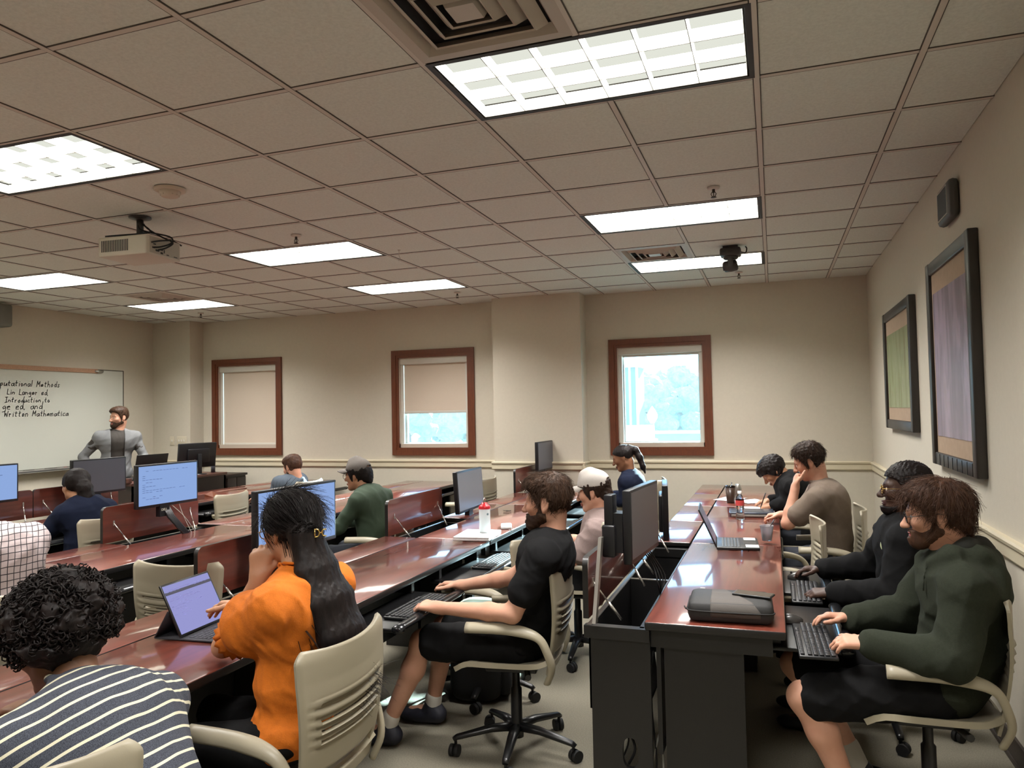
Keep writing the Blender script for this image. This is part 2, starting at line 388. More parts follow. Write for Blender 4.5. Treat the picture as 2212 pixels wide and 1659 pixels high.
for (u, v) in LIGHTS:
    lab = LLAB.get((u, v), 'unseen recessed fluorescent light behind the camera, added to light the room'); loc = (gx(u+1), gy(v+.5), ZC)
    if (u, v) == (-2, 0): o = L0; o.location = loc; o['label'] = lab
    else: o = dup(L0, loc, 0, lab)
    o['group'] = 'recessed ceiling lights'
# ================================================================= square air diffusers
M_vent = mat('painted_diffuser', '#b3a99d', .5)
def make_vent(rings, name='ceiling_vent'):
    root = thing(name, None, 'air vent', (gx(-1.5), gy(-.5), ZC)); w = T/2-.006
    bm = MB()
    def ringq(a, za, b, zb):
        A = [(-a,-a,za),(a,-a,za),(a,a,za),(-a,a,za)]; B = [(-b,-b,zb),(b,-b,zb),(b,b,zb),(-b,b,zb)]
        bm.add(A+B, [(k, 4+k, 4+(k+1) % 4, (k+1) % 4) for k in range(4)])
    ringq(w, -.001, .255, -.003); ringq(.255, -.003, .235, .03)
    bm.build('frame', M_vent, root)
    for k, a in enumerate([.228, .17, .115]):
        bm = MB(); ringq(a, .022, a-.035, -.014); ringq(a-.035, -.014, a-.042, -.010); ringq(a-.042, -.010, a-.006, .026); bm.build('vane', M_vent, root)
    bm = MB(); ringq(.062, .016, .05, -.012); bm.add([(-.05,-.05,-.012),(.05,-.05,-.012),(.05,.05,-.012),(-.05,.05,-.012)], [(3,2,1,0)]); bm.build('centre_plate', M_vent, root)
    bm = MB(); bm.box((-w, -w, .05), (w, w, .06)); bm.build('duct_back', M_grille, root); return root
V0_ = make_vent(4)
for k, ((u, v), lab) in enumerate(zip(VENTS, ('large square air diffuser with nested vanes at the top of the photo', 'square air diffuser in front of the light behind the ceiling camera', 'square air diffuser on the ceiling toward the whiteboard corner'))):
    loc = (gx(u+.5), gy(v+.5), ZC)
    o = V0_ if k == 0 else dup(V0_, loc, 0)
    o.location = loc; o['label'] = lab; o['group'] = 'square ceiling diffusers'
# ================================================================= sprinklers, detector, hook
M_chrome = mat('dull_chrome', '#8c867c', .3, metal=.8); M_dark = mat('dark_bronze', '#3a332d', .4, metal=.5)
def make_sprk():
    root = thing('sprinkler', None, 'sprinkler', (0, 0, ZC))
    bm = MB(); bm.lathe([(.038, 0), (.036, -.008), (.02, -.012), (.0, -.012)], n=20); bm.build('escutcheon', M_tee, root)
    bm = MB(); bm.lathe([(.009, -.01), (.009, -.03), (.005, -.034), (.0, -.034)], n=10)
    for s in (-1, 1): bm.tube([(s*.008, 0, -.028), (s*.016, 0, -.04), (s*.008, 0, -.056), (0, 0, -.06)], .0025, 6)
    bm.tube([(0, 0, -.034), (0, 0, -.058)], .003, 6); bm.build('frame', M_dark, root)
    bm = MB(); bm.lathe([(0, -.06), (.017, -.06), (.017, -.063), (0, -.063)], n=14); bm.build('deflector', M_dark, root); return root
s0 = make_sprk()
for k, ((u, v), lab) in enumerate((((-.464, 3.485), 'sprinkler head before the light nearest the ceiling camera'), ((-5.44, 3.485), 'sprinkler head before the light right of the projector'), ((-5.43, 8.42), 'sprinkler head by the wall, above the second window'), ((-11.39, 8.47), 'sprinkler head near the ceiling corner over the whiteboard'), ((-.43, 8.56), 'sprinkler head by the wall, right of the ceiling camera'))):
    loc = (gx(u), gy(v), ZC); o = s0 if k == 0 else dup(s0, loc, 0); o.location = loc; o['label'] = lab; o['group'] = 'ceiling sprinklers'
p = atZ(367, 408, ZC); t = thing('smoke_detector', 'round white smoke detector on the ceiling, near the projector', 'smoke detector', p)
bm = MB(); bm.lathe([(.088, 0), (.088, -.012), (.08, -.016), (0, -.016)], n=36); bm.build('base', mat('aged_white', '#c4b6a5', .5), t)
bm = MB(); bm.lathe([(.06, -.016), (.058, -.03), (.045, -.048), (.02, -.055), (0, -.055)], n=32)
for k in range(12): a = k*math.pi/6; bm.box((.05*math.cos(a)-.003, .05*math.sin(a)-.003, -.042), (.05*math.cos(a)+.003, .05*math.sin(a)+.003, -.02))
bm.build('cap', mat('aged_white', '#c4b6a5', .5), t)
p = atZ(862, 540, ZC); bm = MB(); bm.tube(smooth_path([(0,0,0),(0,0,-.05),(.012,0,-.075),(0,0,-.09),(-.012,0,-.075)]), .002, 6); bm.lathe([(.012,0),(.01,-.006),(0,-.006)], n=12)
o = bm.build('ceiling_hook', M_tee); o.location = p; tag(o, 'thin wire hook hanging from the ceiling between two lights', 'hook')
# ================================================================= ceiling camera (pan-tilt)
M_cam = mat('camera_housing', '#332f2d', .45)
t = thing('ceiling_camera', 'black pan-tilt camera hanging upside down from the ceiling', 'camera', (-.30, 6.51, ZC))
bm = MB(); bm.rbox((-.085, -.075, -.085), (.085, .075, -.018), .018); bm.box((-.06, -.05, -.02), (.06, .05, .0)); bm.build('base', M_cam, t)
bm = MB(); bm.box((-.07, -.078, -.06), (-.035, -.074, -.045)); bm.box((-.015, -.078, -.06), (.02, -.074, -.045)); bm.build('base_port', M_grille, t)
bm = MB(); bm.lathe([(.06, -.085), (.062, -.1), (.05, -.11), (0, -.11)], n=24)
for s in (-1, 1): bm.rbox((-.022, s*.056-.008, -.185), (.022, s*.056+.008, -.1), .007)
bm.build('yoke', M_cam, t)
bm = MB(); bm.tube([(-.06, 0, -.172), (-.05, 0, -.17), (.0, 0, -.165), (.045, 0, -.16), (.055, 0, -.158)], [.036, .046, .05, .046, .03], 20); bm.build('lens_barrel', M_cam, t)
bm = MB(); bm.tube([(-.066, 0, -.173), (-.058, 0, -.172)], .03, 20); bm.build('lens', mat('lens_glass', '#0b0d10', .05), t)
bm = MB(); bm.tube(smooth_path([(.085,.02,-.05),(.12,.03,-.055),(.13,.04,-.02),(.12,.05,0)]), .005, 6); bm.build('cable', M_rubber, t)
# ================================================================= projector
M_proj = mat('projector_shell', '#c6beb0', .45); M_projd = mat('projector_port_panel', '#aea69a', .5)
P0 = atZ(312, 547, 2.66)
t = thing('projector', 'white ceiling projector with side vents and dangling black cables', 'projector', (P0[0]-.19, P0[1]+.15, 2.66), R(4)); a, b2, hh = .19, .16, .13
bm = MB(); bm.rbox((-a, -b2, 0), (a, b2, hh), .012); bm.build('housing', M_proj, t)
bm = MB()
for k in range(16): x = -a+.03+k*.0135; bm.box((x, -b2-.002, .03), (x+.006, -b2+.003, .105))
bm.build('vent_slats', M_grille, t)
bm = MB(); bm.box((a-.004, -b2+.03, .015), (a+.003, b2-.02, .12)); bm.build('port_panel', M_projd, t)
bm = MB()
for (y, z, w, h) in ((-.11, .045, .02, .01), (-.08, .03, .03, .012), (-.04, .042, .024, .012), (-.035, .02, .02, .012), (-.005, .03, .006, .022), (.02, .02, .02, .006), (-.1, .07, .02, .008), (.09, .02, .03, .005)): bm.box((a+.002, y, z), (a+.006, y+w, z+h))
bm.build('ports', M_blackp, t)
bm = MB(); bm.lathe([(.045, 0), (.045, -.03), (.035, -.034), (0, -.034)], c=(-a, -.04, .065), axis='x', n=24); bm.build('lens', M_blackp, t)
bm = MB(); bm.box((-.06, -.06, hh), (.06, .06, hh+.012)); bm.tube([(0,0,hh+.01),(0,0,ZC-2.66)], .022, 14); bm.lathe([(.07, ZC-2.66), (.07, ZC-2.66-.01), (.02, ZC-2.66-.02)], n=24)
for s in (-1, 1): bm.tube([(s*.06, .05, hh), (s*.09, .1, hh+.01), (s*.1, .12, hh-.002)], .008, 6)
bm.build('mount', M_cam, t)
bm = MB()
for q in ([(a+.004,-.1,.05),(a+.03,-.06,.06),(a+.04,.02,.1),(a+.01,.04,.15),(.02,-.02,.2),(.01,0,.27)], [(a+.004,-.06,.04),(a+.035,-.02,.06),(a+.045,.03,.105),(.12,.06,.16),(.03,.03,.22),(0,0,.28)], [(a+.004,-.12,.08),(a+.02,-.06,.1),(a+.02,.02,.12),(a-.02,.1,.14),(a-.01,.18,.12)], [(-.15,-b2+.02,hh+.01),(-.05,-.1,hh+.02),(.05,-.06,hh+.03),(.1,-.02,hh+.05),(.02,0,.24)]):
    bm.tube(smooth_path(q), .0055, 7)
bm.build('cables', M_rubber, t)
# ================================================================= right wall: pictures and speaker
M_pf = mat('dark_wood_frame', '#2b2623', .4, var=.15, vscale=10, stretch=(4,4,.7)); M_mat_ = mat('picture_mat_board', '#a8917a', .8, var=.06, vscale=25)
def art_mat(name, stops, streak):
    m = bpy.data.materials.new(name); m.use_nodes = True; nt = m.node_tree; L = nt.links.new; b = nt.nodes['Principled BSDF']; b.inputs['Roughness'].default_value = .25
    tc = nd(nt, 'ShaderNodeTexCoord'); mp = nd(nt, 'ShaderNodeMapping'); mp.inputs['Scale'].default_value = streak; L(tc.outputs['Object'], mp.inputs['Vector'])
    n = nd(nt, 'ShaderNodeTexNoise', i_Scale=2.4, i_Detail=5., i_Distortion=.8); L(mp.outputs[0], n.inputs['Vector'])
    rp = nd(nt, 'ShaderNodeValToRGB'); L(n.outputs['Fac'], rp.inputs['Fac']); e = rp.color_ramp.elements
    e[0].position, e[0].color = stops[0][0], (*lin(stops[0][1]), 1); e[1].position, e[1].color = stops[-1][0], (*lin(stops[-1][1]), 1)
    for p_, c_ in stops[1:-1]: x = e.new(p_); x.color = (*lin(c_), 1)
    L(rp.outputs['Color'], b.inputs['Base Color']); return m
def picture(y0, y1, z0, z1, art, label, notch):
    root = thing('framed_picture', label, 'picture', (XR, (y0+y1)/2, z0)); w = (y1-y0)/2; h = z1-z0; f, d = .075, .05
    bm = MB()
    for lo, hi in (((-d, -w, 0), (0, -w+f, h)), ((-d, w-f, 0), (0, w, h)), ((-d+.004, -w+f, h-f), (0, w-f, h)), ((-d+.004, -w+f, 0), (0, w-f, f))): bm.box(lo, hi, bev=.008)
    if notch:
        for k in range(9): y = -w+f+.02+k*(2*w-2*f-.04)/8; bm.box((-d+.0015, y-.0035, .004), (-d+.006, y+.0035, f-.006), 1)
    bm.build('frame', [M_pf, M_blackp], root)
    bm = MB(); bm.box((-.03, -w+f-.01, f-.01), (-.012, w-f+.01, h-f+.01)); bm.build('mat_board', M_mat_, root)
    bm = MB(); bm.box((-.033, -w+f+.035, f+.1), (-.029, w-f-.035, h-f-.12)); bm.build('print', art, root)
picture(4.14, 5.205, 1.225, 2.448, art_mat('violet_print', [(.25, '#6f6a78'), (.45, '#85798c'), (.6, '#a293a8'), (.8, '#8b7f86')], (3, 4, .8)), 'large framed violet print on the right wall, under the wall speaker', True)
picture(5.85, 7.17, 1.39, 2.365, art_mat('green_print', [(.25, '#7c7a5c'), (.45, '#8e9a72'), (.6, '#9aa680'), (.8, '#7d7763')], (3, 7, 1.2)), 'smaller framed green print on the right wall, nearer the window wall', False)
t = thing('wall_speaker', 'slim dark loudspeaker high on the right wall above the violet picture', 'speaker', (XR, 4.62, 2.69)); 
bm = MB(); bm.rbox((-.055, -.155, -.105), (.0, .155, .105), .03); bm.build('cabinet', mat('speaker_grey', '#4a4745', .6), t)
bm = MB()
for lo, hi in (((-.058, -.115, .074), (-.053, .115, .08)), ((-.058, -.115, -.08), (-.053, .115, -.074)), ((-.058, -.118, -.08), (-.053, -.112, .08)), ((-.058, .112, -.08), (-.053, .118, .08))): bm.box(lo, hi)
bm.build('grille_trim', mat('pale_trim', '#b8b4ac', .4), t)
bm = MB(); bm.box((-.057, -.11, -.072), (-.052, .11, .072)); bm.build('grille', M_grille, t)
# ================================================================= left wall: whiteboard, speaker, switches
M_wb = mat('whiteboard_enamel', '#c6c9bf', .25, coat=.3); M_cork = mat('cork_rail', '#a48068', .8, var=.15, vscale=60)
YB0, YB1, ZB0, ZB1 = 3.0, 7.80, 1.02, 2.245
t = thing('whiteboard', 'long white board on the front wall with handwritten notes', 'whiteboard', (XL, YB0, ZB0)); Lb, Hb = YB1-YB0, ZB1-ZB0
bm = MB(); bm.box((0, 0, 0), (.018, Lb, Hb)); bm.build('board', M_wb, t)
bm = MB(); bm.box((0, Lb-.012, 0), (.022, Lb, Hb)); bm.box((0, 0, 0), (.022, .012, Hb)); bm.box((0, 0, -.012), (.022, Lb, 0)); bm.box((0, 0, Hb-.006), (.022, Lb, Hb+.006)); bm.build('frame', mat('anodised_edge', '#5b594f', .4, metal=.4), t)
bm = MB(); bm.box((.0, 0, Hb-.045), (.03, Lb-.42, Hb+.008)); bm.build('map_rail', M_cork, t)
bm = MB(); bm.tube([(.03, Lb-.46, Hb-.02), (.045, Lb-.4, Hb-.025), (.03, Lb-.34, Hb-.02)], .012, 8); bm.build('map_hook', M_steel, t)
bm = MB(); bm.box((0, .4, -.04), (.085, Lb-.35, -.022)); bm.box((.075, .4, -.03), (.085, Lb-.35, -.005)); bm.build('tray', mat('tray_aluminium', '#b9b8b2', .35, metal=.6), t)
# handwriting: single-stroke letters drawn with a marker
G = {'a':[[(.5,.3),(.3,.45),(.08,.3),(.1,.05),(.3,0),(.5,.25)],[(.52,.45),(.5,.1),(.6,0)]],'b':[[(.1,1),(.08,0),(.3,.0),(.5,.2),(.3,.45),(.1,.3)]],'c':[[(.5,.4),(.25,.45),(.08,.22),(.2,.0),(.5,.06)]],'d':[[(.5,.35),(.28,.45),(.08,.22),(.2,.0),(.45,.1),(.55,1)],[(.5,.4),(.52,0)]],'e':[[(.1,.22),(.48,.28),(.35,.46),(.12,.35),(.12,.05),(.5,.05)]],'g':[[(.5,.35),(.28,.45),(.08,.25),(.25,.05),(.5,.3),(.5,-.35),(.1,-.35)]],'h':[[(.1,1),(.08,0)],[(.08,.3),(.3,.45),(.45,.3),(.46,0)]],'i':[[(.15,.45),(.15,0)],[(.16,.65),(.18,.7)]],'k':[[(.1,1),(.1,0)],[(.45,.45),(.1,.2),(.5,0)]],'l':[[(.12,1),(.14,0)]],'m':[[(.05,.45),(.06,0)],[(.06,.3),(.2,.45),(.3,.3),(.3,0)],[(.3,.3),(.45,.45),(.55,.3),(.56,0)]],'n':[[(.06,.45),(.06,0)],[(.06,.3),(.3,.45),(.45,.3),(.46,0)]],'o':[[(.3,.45),(.08,.25),(.25,0),(.48,.2),(.3,.45)]],'p':[[(.1,.45),(.08,-.4)],[(.1,.35),(.35,.45),(.45,.2),(.1,.05)]],'r':[[(.1,.45),(.1,0)],[(.1,.28),(.25,.44),(.4,.42)]],'s':[[(.45,.42),(.15,.4),(.2,.25),(.42,.15),(.3,0),(.05,.03)]],'t':[[(.25,.85),(.22,.08),(.42,.02)],[(.05,.5),(.45,.55)]],'u':[[(.08,.45),(.12,.05),(.35,.03),(.45,.4)],[(.46,.45),(.5,0)]],'y':[[(.08,.45),(.25,.1)],[(.48,.45),(.2,-.35)]],'I':[[(.3,.9),(.28,0)],[(.05,.92),(.55,.9)],[(.05,0),(.5,-.02)]],'L':[[(.1,.95),(.12,0),(.6,.02)]],'M':[[(.05,0),(.12,.9),(.35,.3),(.6,.9),(.68,0)]],'W':[[(.02,.9),(.15,0),(.32,.6),(.5,0),(.65,.9)]],',':[[(.12,.05),(.05,-.15)]]}
def write(bm, txt, y, z, s, slope=0.):
    for ch in txt:
        if ch != ' ':
            for st in G[ch]:
                pts = [(.0195, y + s*(px+.15*py)*.95 + random.uniform(-.003, .003), z + s*py + random.uniform(-.004, .004)) for px, py in st]
                for p, q in zip(pts[:-1], pts[1:]):
                    d = np.array([0, q[1]-p[1], q[2]-p[2]]); l = np.linalg.norm(d)+1e-9; n = np.array([0, -d[2], d[1]])/l*.0042
                    P, Q = np.array(p)-d/l*.002, np.array(q)+d/l*.002; bm.add([P-n, P+n, Q+n, Q-n], [(0, 1, 2, 3), (3, 2, 1, 0)])
        y += s*(.78 if ch in 'MWm' else .35 if ch in 'il,' else .6); z += s*slope*.6
bm = MB(); s_ = .088
for txt, px, py, wpx in (('putational Methods', 0, 833, 130), ('Lin Langer ed,', 14, 852, 92), ('Introduction to', 10, 869, 98), ('ge ed, and', 4, 884, 88), ('Written Mathematica', 8, 900, 140)):
    A = atX(px, py, XL+.02); B = atX(px+wpx, py+1, XL+.02); n_ = sum(.78 if c in 'MWm' else .35 if c in 'il,' else .6 for c in txt)
    write(bm, txt, A[1]-YB0, A[2]-ZB0, (B[1]-A[1])/n_, 0.0)
o = bm.build('handwriting', mat('dry_erase_ink', '#3a3c36', .6), t)
for k, (yy, c, lab) in enumerate(((6.32, '#22242b', 'black dry-erase marker on the whiteboard tray, end nearest the monitor'), (6.55, '#d9d4c6', 'white dry-erase marker on the whiteboard tray'), (6.85, '#b23a3a', 'red dry-erase marker on the whiteboard tray'), (7.05, '#c9c4ba', 'pale marker on the whiteboard tray, nearest the instructor'))):
    bm = MB(); bm.tube([(0, -.065, 0), (0, .02, 0)], .0085, 10, 0); bm.tube([(0, .02, 0), (0, .06, 0)], .0095, 10, 1); o = bm.build('marker_pen', [mat('marker_body', '#d8d6cf', .4), mat('cap'+c, c, .4)]); o.location = (XL+.05, yy, ZB0-.013); tag(o, lab, 'marker')
bm = MB(); bm.rbox((-.09, -.12, -.13), (.09, .12, .13), .03)
o = bm.build('front_speaker', mat('grey_speaker', '#6d6c64', .7)); o.location = (XL+.09, 6.0, 2.80); tag(o, 'grey box loudspeaker high on the front wall above the whiteboard', 'speaker')
M_plate = mat('switch_plate', '#cfc7b2', .4)
for nm, x, w, n, lab in (('light_switch', -8.005, .04, 1, 'narrow single light switch plate on the corner pier'), ('light_switch', -7.835, .085, 3, 'wide triple light switch plate on the corner pier, beside the single one')):
    root = thing(nm, lab, 'light switch', (x, 8.33, 1.275)); bm = MB(); bm.rbox((-w, -.008, -.062), (w, 0, .062), .004); bm.build('plate', M_plate, root)
    for k in range(n): bm = MB(); bm.box((-.006+(k-(n-1)/2)*.046, -.018, -.012), (.006+(k-(n-1)/2)*.046, -.007, .012), rot=Matrix.Rotation(.2, 3, 'X'), piv=(0, -.008, 0)); bm.build('toggle', M_white, root)
# ================================================================= computer desks (rows run along Y, users sit on the +X side)
ROWX = {4: .02, 3: -1.81, 2: -3.64, 1: -5.47}; YD = 3.03; UL = 1.83; WL = .915
M_band = mat('desk_edge_band', '#1c1a19', .38); M_strut = mat('gas_strut', '#cfcac2', .25, metal=.8); M_trim = mat('well_edge_trim', '#8d8880', .3, metal=.7)
def panel_hole(bm, x0, x1, z0, z1, y0, y1, cx, cz, rx, rz):
    n = 24; out = []; 
    for k in range(n):
        a = 2*math.pi*k/n; c, s = math.cos(a), math.sin(a); p = 2.6
        inn = (cx+rx*abs(c)**(2/p)*np.sign(c), cz+rz*abs(s)**(2/p)*np.sign(s))
        t = min(((x1 if c > 0 else x0)-cx)/c if abs(c) > 1e-6 else 1e9, ((z1 if s > 0 else z0)-cz)/s if abs(s) > 1e-6 else 1e9)
        out.append(((cx+t*c, cz+t*s), inn))
    # snap nearest outer samples to the corners
    for (X, Z) in ((x0, z0), (x0, z1), (x1, z0), (x1, z1)):
        k = min(range(n), key=lambda i: (out[i][0][0]-X)**2+(out[i][0][1]-Z)**2); out[k] = ((X, Z), out[k][1])
    vs = [(o[0], y, o[1]) for y in (y0, y1) for (o, i) in out] + [(i[0], y, i[1]) for y in (y0, y1) for (o, i) in out]
    fs = []
    for k in range(n):
        j = (k+1) % n
        fs += [(k, j, 2*n+j, 2*n+k), (n+k, 3*n+k, 3*n+j, n+j), (2*n+k, 2*n+j, 3*n+j, 3*n+k), (k, n+k, n+j, j)]
    bm.add(vs, fs)
DESKS = {}
def desk(row, k, opens, trays, label, round_end=False):
    X = ROWX[row]; y0 = YD+k*UL; root = thing('computer_desk', label, 'desk', (X, y0-(.2 if row == 3 else 0), 0), 0, 'computer desks in four rows')
    g = .002
    bm = MB(); bm.rbox((-.538, g, .705), (0, UL-g, .74), .008, 1, None, None, 0); bm.build('worktop', [M_desk, M_band], root)
    for w in (0, 1):
        ya, yb = w*WL+g*2, (w+1)*WL-g*2
        if w in opens:
            bm = MB(); n = 8; r = .035; t = .024
            # slab with the two free corners rounded, standing on its hinge at the front edge
            prof = [(ya, .735)]+[(ya+r-r*math.cos(a*math.pi/2/n), .985-r+r*math.sin(a*math.pi/2/n)) for a in range(n+1)]+[(yb-r+r*math.sin(a*math.pi/2/n), .985-r+r*math.cos(a*math.pi/2/n)) for a in range(n+1)]+[(yb, .735)]
            m = len(prof); xa, xb = -.79, -.79+t; vs = [(xb, y, z) for y, z in prof]+[(xa, y, z) for y, z in prof]
            bm.add(vs, [tuple(range(m))[::-1]], 0); o = len(bm.v)-2*m
            bm.f.append(tuple(range(o+m, o+2*m))); bm.m.append(0); bm.sm.append(False)
            for i in range(m): j = (i+1) % m; bm.f.append((o+i, o+j, o+m+j, o+m+i)); bm.m.append(1); bm.sm.append(False)
            fl = bm.build('flap', [M_desk, M_band], root)
            for e, s in ((ya+.09, 1), (yb-.09, -1)):
                bm = MB(); a = np.array([-.768, e, .87]); b = np.array([-.66, e+s*.055, .70]); mid = a+(b-a)*.55
                bm.tube([a, mid], .0035, 8); bm.tube([mid, b], .0062, 8); bm.box(tuple(a-.007)[:1]+(a[1]-.006, a[2]-.022), (a[0]+.006, a[1]+.006, a[2]+.014)); bm.build('gas_strut', M_strut, fl)
        else:
            bm = MB(); bm.rbox((-.79, ya, .712), (-.545, yb, .74), .007, 1, None, None, 0); bm.build('flap', [M_desk, M_band], root)
    bm = MB(); x0, x1 = -.775, -.545
    bm.box((x0, .03, .36), (x0+.018, UL-.03, .705)); bm.box((x1-.018, .03, .36), (x1, UL-.03, .705)); bm.box((x0, .03, .36), (x1, UL-.03, .375))
    for y in (.03, WL-.009, UL-.048): bm.box((x0, y, .375), (x1, y+.018, .70))
    bm.build('monitor_well', M_black, root)
    bm = MB()
    for y in (.028, WL-.0105, UL-.05): bm.box((x0+.001, y, .70), (x1, y+.021, .7045))
    bm.box((x0-.006, .02, .70), (x0+.014, UL-.02, .706)); bm.build('well_trim', M_trim, root)
    for y in (.02, UL-.045):
        bm = MB(); panel_hole(bm, -.765, -.52, 0.0, .70, y, y+.025, -.61, .2, .032, .062); bm.box((-.79, y-.012, .655), (-.52, y+.03, .705)); bm.build('end_panel', M_black, root)
    for y in (.06, UL-.1):
        bm = MB(); bm.box((-.47, y, 0), (-.16, y+.04, .64)); bm.box((-.52, y-.02, .63), (-.05, y+.06, .706)); bm.build('leg_panel', M_black, root)
    bm = MB(); bm.box((-.50, .05, .2), (-.482, UL-.05, .70)); bm.build('modesty_panel', M_black, root)
    for s, out in enumerate(trays):
        if out is None: continue
        yc = (s+.5)*WL; xe = .235 if out == 1 else .235*out
        bm = MB(); bm.rbox((xe-.30, yc-.33, .628), (xe-.02, yc+.33, .646), .006); bm.box((xe-.012, yc-.33, .628), (xe-.02, yc+.33, .65)); bm.box((-.2, yc-.30, .648), (-.02, yc-.27, .70)); bm.box((-.2, yc+.27, .648), (-.02, yc+.30, .70))
        tr = bm.build('keyboard_tray', M_blackp, root)
        bm = MB(); bm.tube(smooth_path([(xe-.012, yc-.325, .645), (xe-.012, yc-.30, .652), (xe-.012, yc+.30, .652), (xe-.012, yc+.325, .645)], 4), .027, 14, flat=(1, .62)); bm.build('palm_rest', mat('palm_rest_vinyl', '#18191b', .2), tr)
    DESKS[(row, k)] = root; return root
desk(4, 0, (0, 1), (1, 1), 'near-end computer desk of the back row under the zipped grey bag')
desk(4, 1, (), (0, None), 'middle computer desk of the back row, holding the open black laptop and water bottle', )
desk(4, 2, (), (.3, .3), 'far computer desk of the back row, holding papers by the window wall')
desk(3, -2, (), (.3, .3), 'computer desk with nobody at it behind the curly haired person')
desk(3, -1, (), (None, None), 'computer desk under the tablet beside the woman in orange')
desk(3, 0, (0,), (1, 1), 'computer desk of the bearded man in black, between orange blouse and red-capped bottle')
desk(3, 1, (0,), (1, 1), 'computer desk under the red-capped bottle and the white laptop')
desk(3, 2, (1,), (1, .3), 'computer desk in front of the woman with the sunlit ponytail')
desk(2, -1, (), (1, 1), 'computer desk in front of the person in the checked shirt')
desk(2, 0, (1,), (1, 1), 'computer desk with the blue-lit monitor, left of the woman in orange')
desk(2, 1, (), (1, 1), 'computer desk in front of the man in the grey cap')
desk(2, 2, (), (.3, .3), 'far computer desk with a sunlit patch beyond the man in the grey cap')
desk(1, 0, (0, 1), (1, 1), 'front-row computer desk with raised flaps in front of the woman in navy')
desk(1, 1, (0,), (1, 1), 'front-row computer desk under the dark switched-off monitor')
desk(1, 2, (), (.3, 1), 'front-row computer desk in front of the brown-haired man by the window wall')
# cables spilling behind the near pedestal
t = thing('cable_bundle', 'tangle of black and white cables hanging by the near desk leg', 'cable', (-.49, 3.1, 0))
bm = MB()
for k in range(7):
    x = random.uniform(-.03, .06); bm.tube(smooth_path([(x, .02*k/3, .6), (x+random.uniform(-.03, .03), .03, .35), (x+random.uniform(-.03, .03), .04, .14), (x+random.uniform(-.04, .04), .0, .03), (x+random.uniform(-.07, .07), .08, .006)]), .004, 6, k % 2)
bm.build('cables', [M_rubber, mat('pale_cable', '#a7a59c', .5)], t)
bm = MB(); bm.tube(smooth_path([(-.12, .03, .26), (-.09, .0, .2), (-.12, .01, .13)]), .006, 6); bm.tube(smooth_path([(-.15, .05, .3), (-.12, .02, .22), (-.16, .03, .12)]), .004, 6); bm.build('loose_cable', M_rubber, t)

# ================================================================= monitors
M_scr_on = emit_mat('lit_screen', '#a4c4ff', SCREEN_E); M_scr_txt = mat('screen_text', '#5f7fc0', .5); M_scr_off = mat('dark_screen', '#55565f', .35, spec=.6); M_scr_pale = mat('glaring_screen', '#707782', .22, spec=.9)
M_mon = mat('monitor_shell', '#17171a', .35); M_txtpale = mat('printed_logo', '#c9cabb', .5)
def monitor(loc, w, h, scr, label, lines=0, rz=0., tilt=0., arm=True, foot=None, logo=False):
    """screen faces local +x; loc is the middle of the screen's lower edge"""
    root = thing('monitor', label, 'monitor', loc, rz, 'desk monitors'); Rm = Matrix.Rotation(-tilt, 4, 'Y')
    bm = MB(); bm.rbox((-.03, -w/2, 0), (.008, w/2, h), .006); bm.rbox((-.055, -w*.32, h*.12), (-.02, w*.32, h*.8), .012); bm.xf(Rm); bm.build('housing', M_mon, root)
    b = .013; bm = MB(); bm.box((.0075, -w/2+b, b+.008), (.009, w/2-b, h-b)); bm.xf(Rm); sc = bm.build('screen', scr, root)
    if lines:
        bm = MB(); rr = random.Random(lines); z = h-.05
        while z > .06:
            if rr.random() < .62: x0 = rr.choice([.03, .03, .06]); L_ = rr.choice([.12, .2, .3, w*.7]); 
            else: x0, L_ = .03, .05
            for q in range(int(L_/.03)):
                if rr.random() < .85: bm.add([(.0096, -w/2+b+x0+q*.03, z), (.0096, -w/2+b+x0+q*.03+.024, z), (.0096, -w/2+b+x0+q*.03+.024, z+.0035), (.0096, -w/2+b+x0+q*.03, z+.0035)], [(0, 1, 2, 3)])
            z -= rr.choice([.014, .014, .02, .035])
        bm.xf(Rm); bm.build('screen_lettering', M_scr_txt, sc)
    if arm:
        bm = MB(); d = np.array([.17, .06, -.235]); 
        for q in range(5):
            o = q*.012-.024; bm.tube([(-.03, -.02+o, .03), (-.02+d[0]*.3, -.02+o+d[1]*.3, .0+d[2]*.35), (-.03+d[0], o+d[1], d[2])], .0085, 6)
        bm.box((-.03, -.085, -.075), (.012, .0, .012)); bm.build('stand_arm', M_mon, root)
        if logo:
            cu = bpy.data.curves.new('logo', 'FONT'); cu.body = 'DELL'; cu.size = .024; cu.extrude = .0004; tmp = bpy.data.objects.new('logo', cu)
            me = bpy.data.meshes.new_from_object(tmp); me.materials.clear(); me.materials.append(M_txtpale); lo = bpy.data.objects.new('logo', me); COL.objects.link(lo); lo.parent = root
            lo.matrix_local = Matrix(((0, 0, 1, .0128), (1, 0, 0, -.074), (0, 1, 0, -.032), (0, 0, 0, 1)))
            bm = MB(); bm.lathe([(.0, 0), (.03, 0)], n=20); bm.v = [(.0126, y_*1.1-.045, z_*.3-.066) for (x_, y_, z_) in bm.v]; bm.build('sticker', M_txtpale, root)
            bm = MB(); bm.tube(smooth_path([(0, .03, -.0), (.06, .1, -.1), (.12, .16, -.24)]), .002, 5); bm.tube(smooth_path([(0, .1, 0), (.04, .11, -.1), (.12, .12, -.24)]), .002, 5); bm.build('cables', mat('pale_cable', '#a7a59c', .5), root)
    return root
monitor((-4.27, 4.40, .95), .56, .315, M_scr_on, 'blue-lit monitor showing text, in front of the instructor desk', 11, R(-3), logo=True)
monitor((-6.02, 4.26, .93), .56, .315, M_scr_on, 'blue-lit monitor cut off by the left photo edge', 5, R(-4))
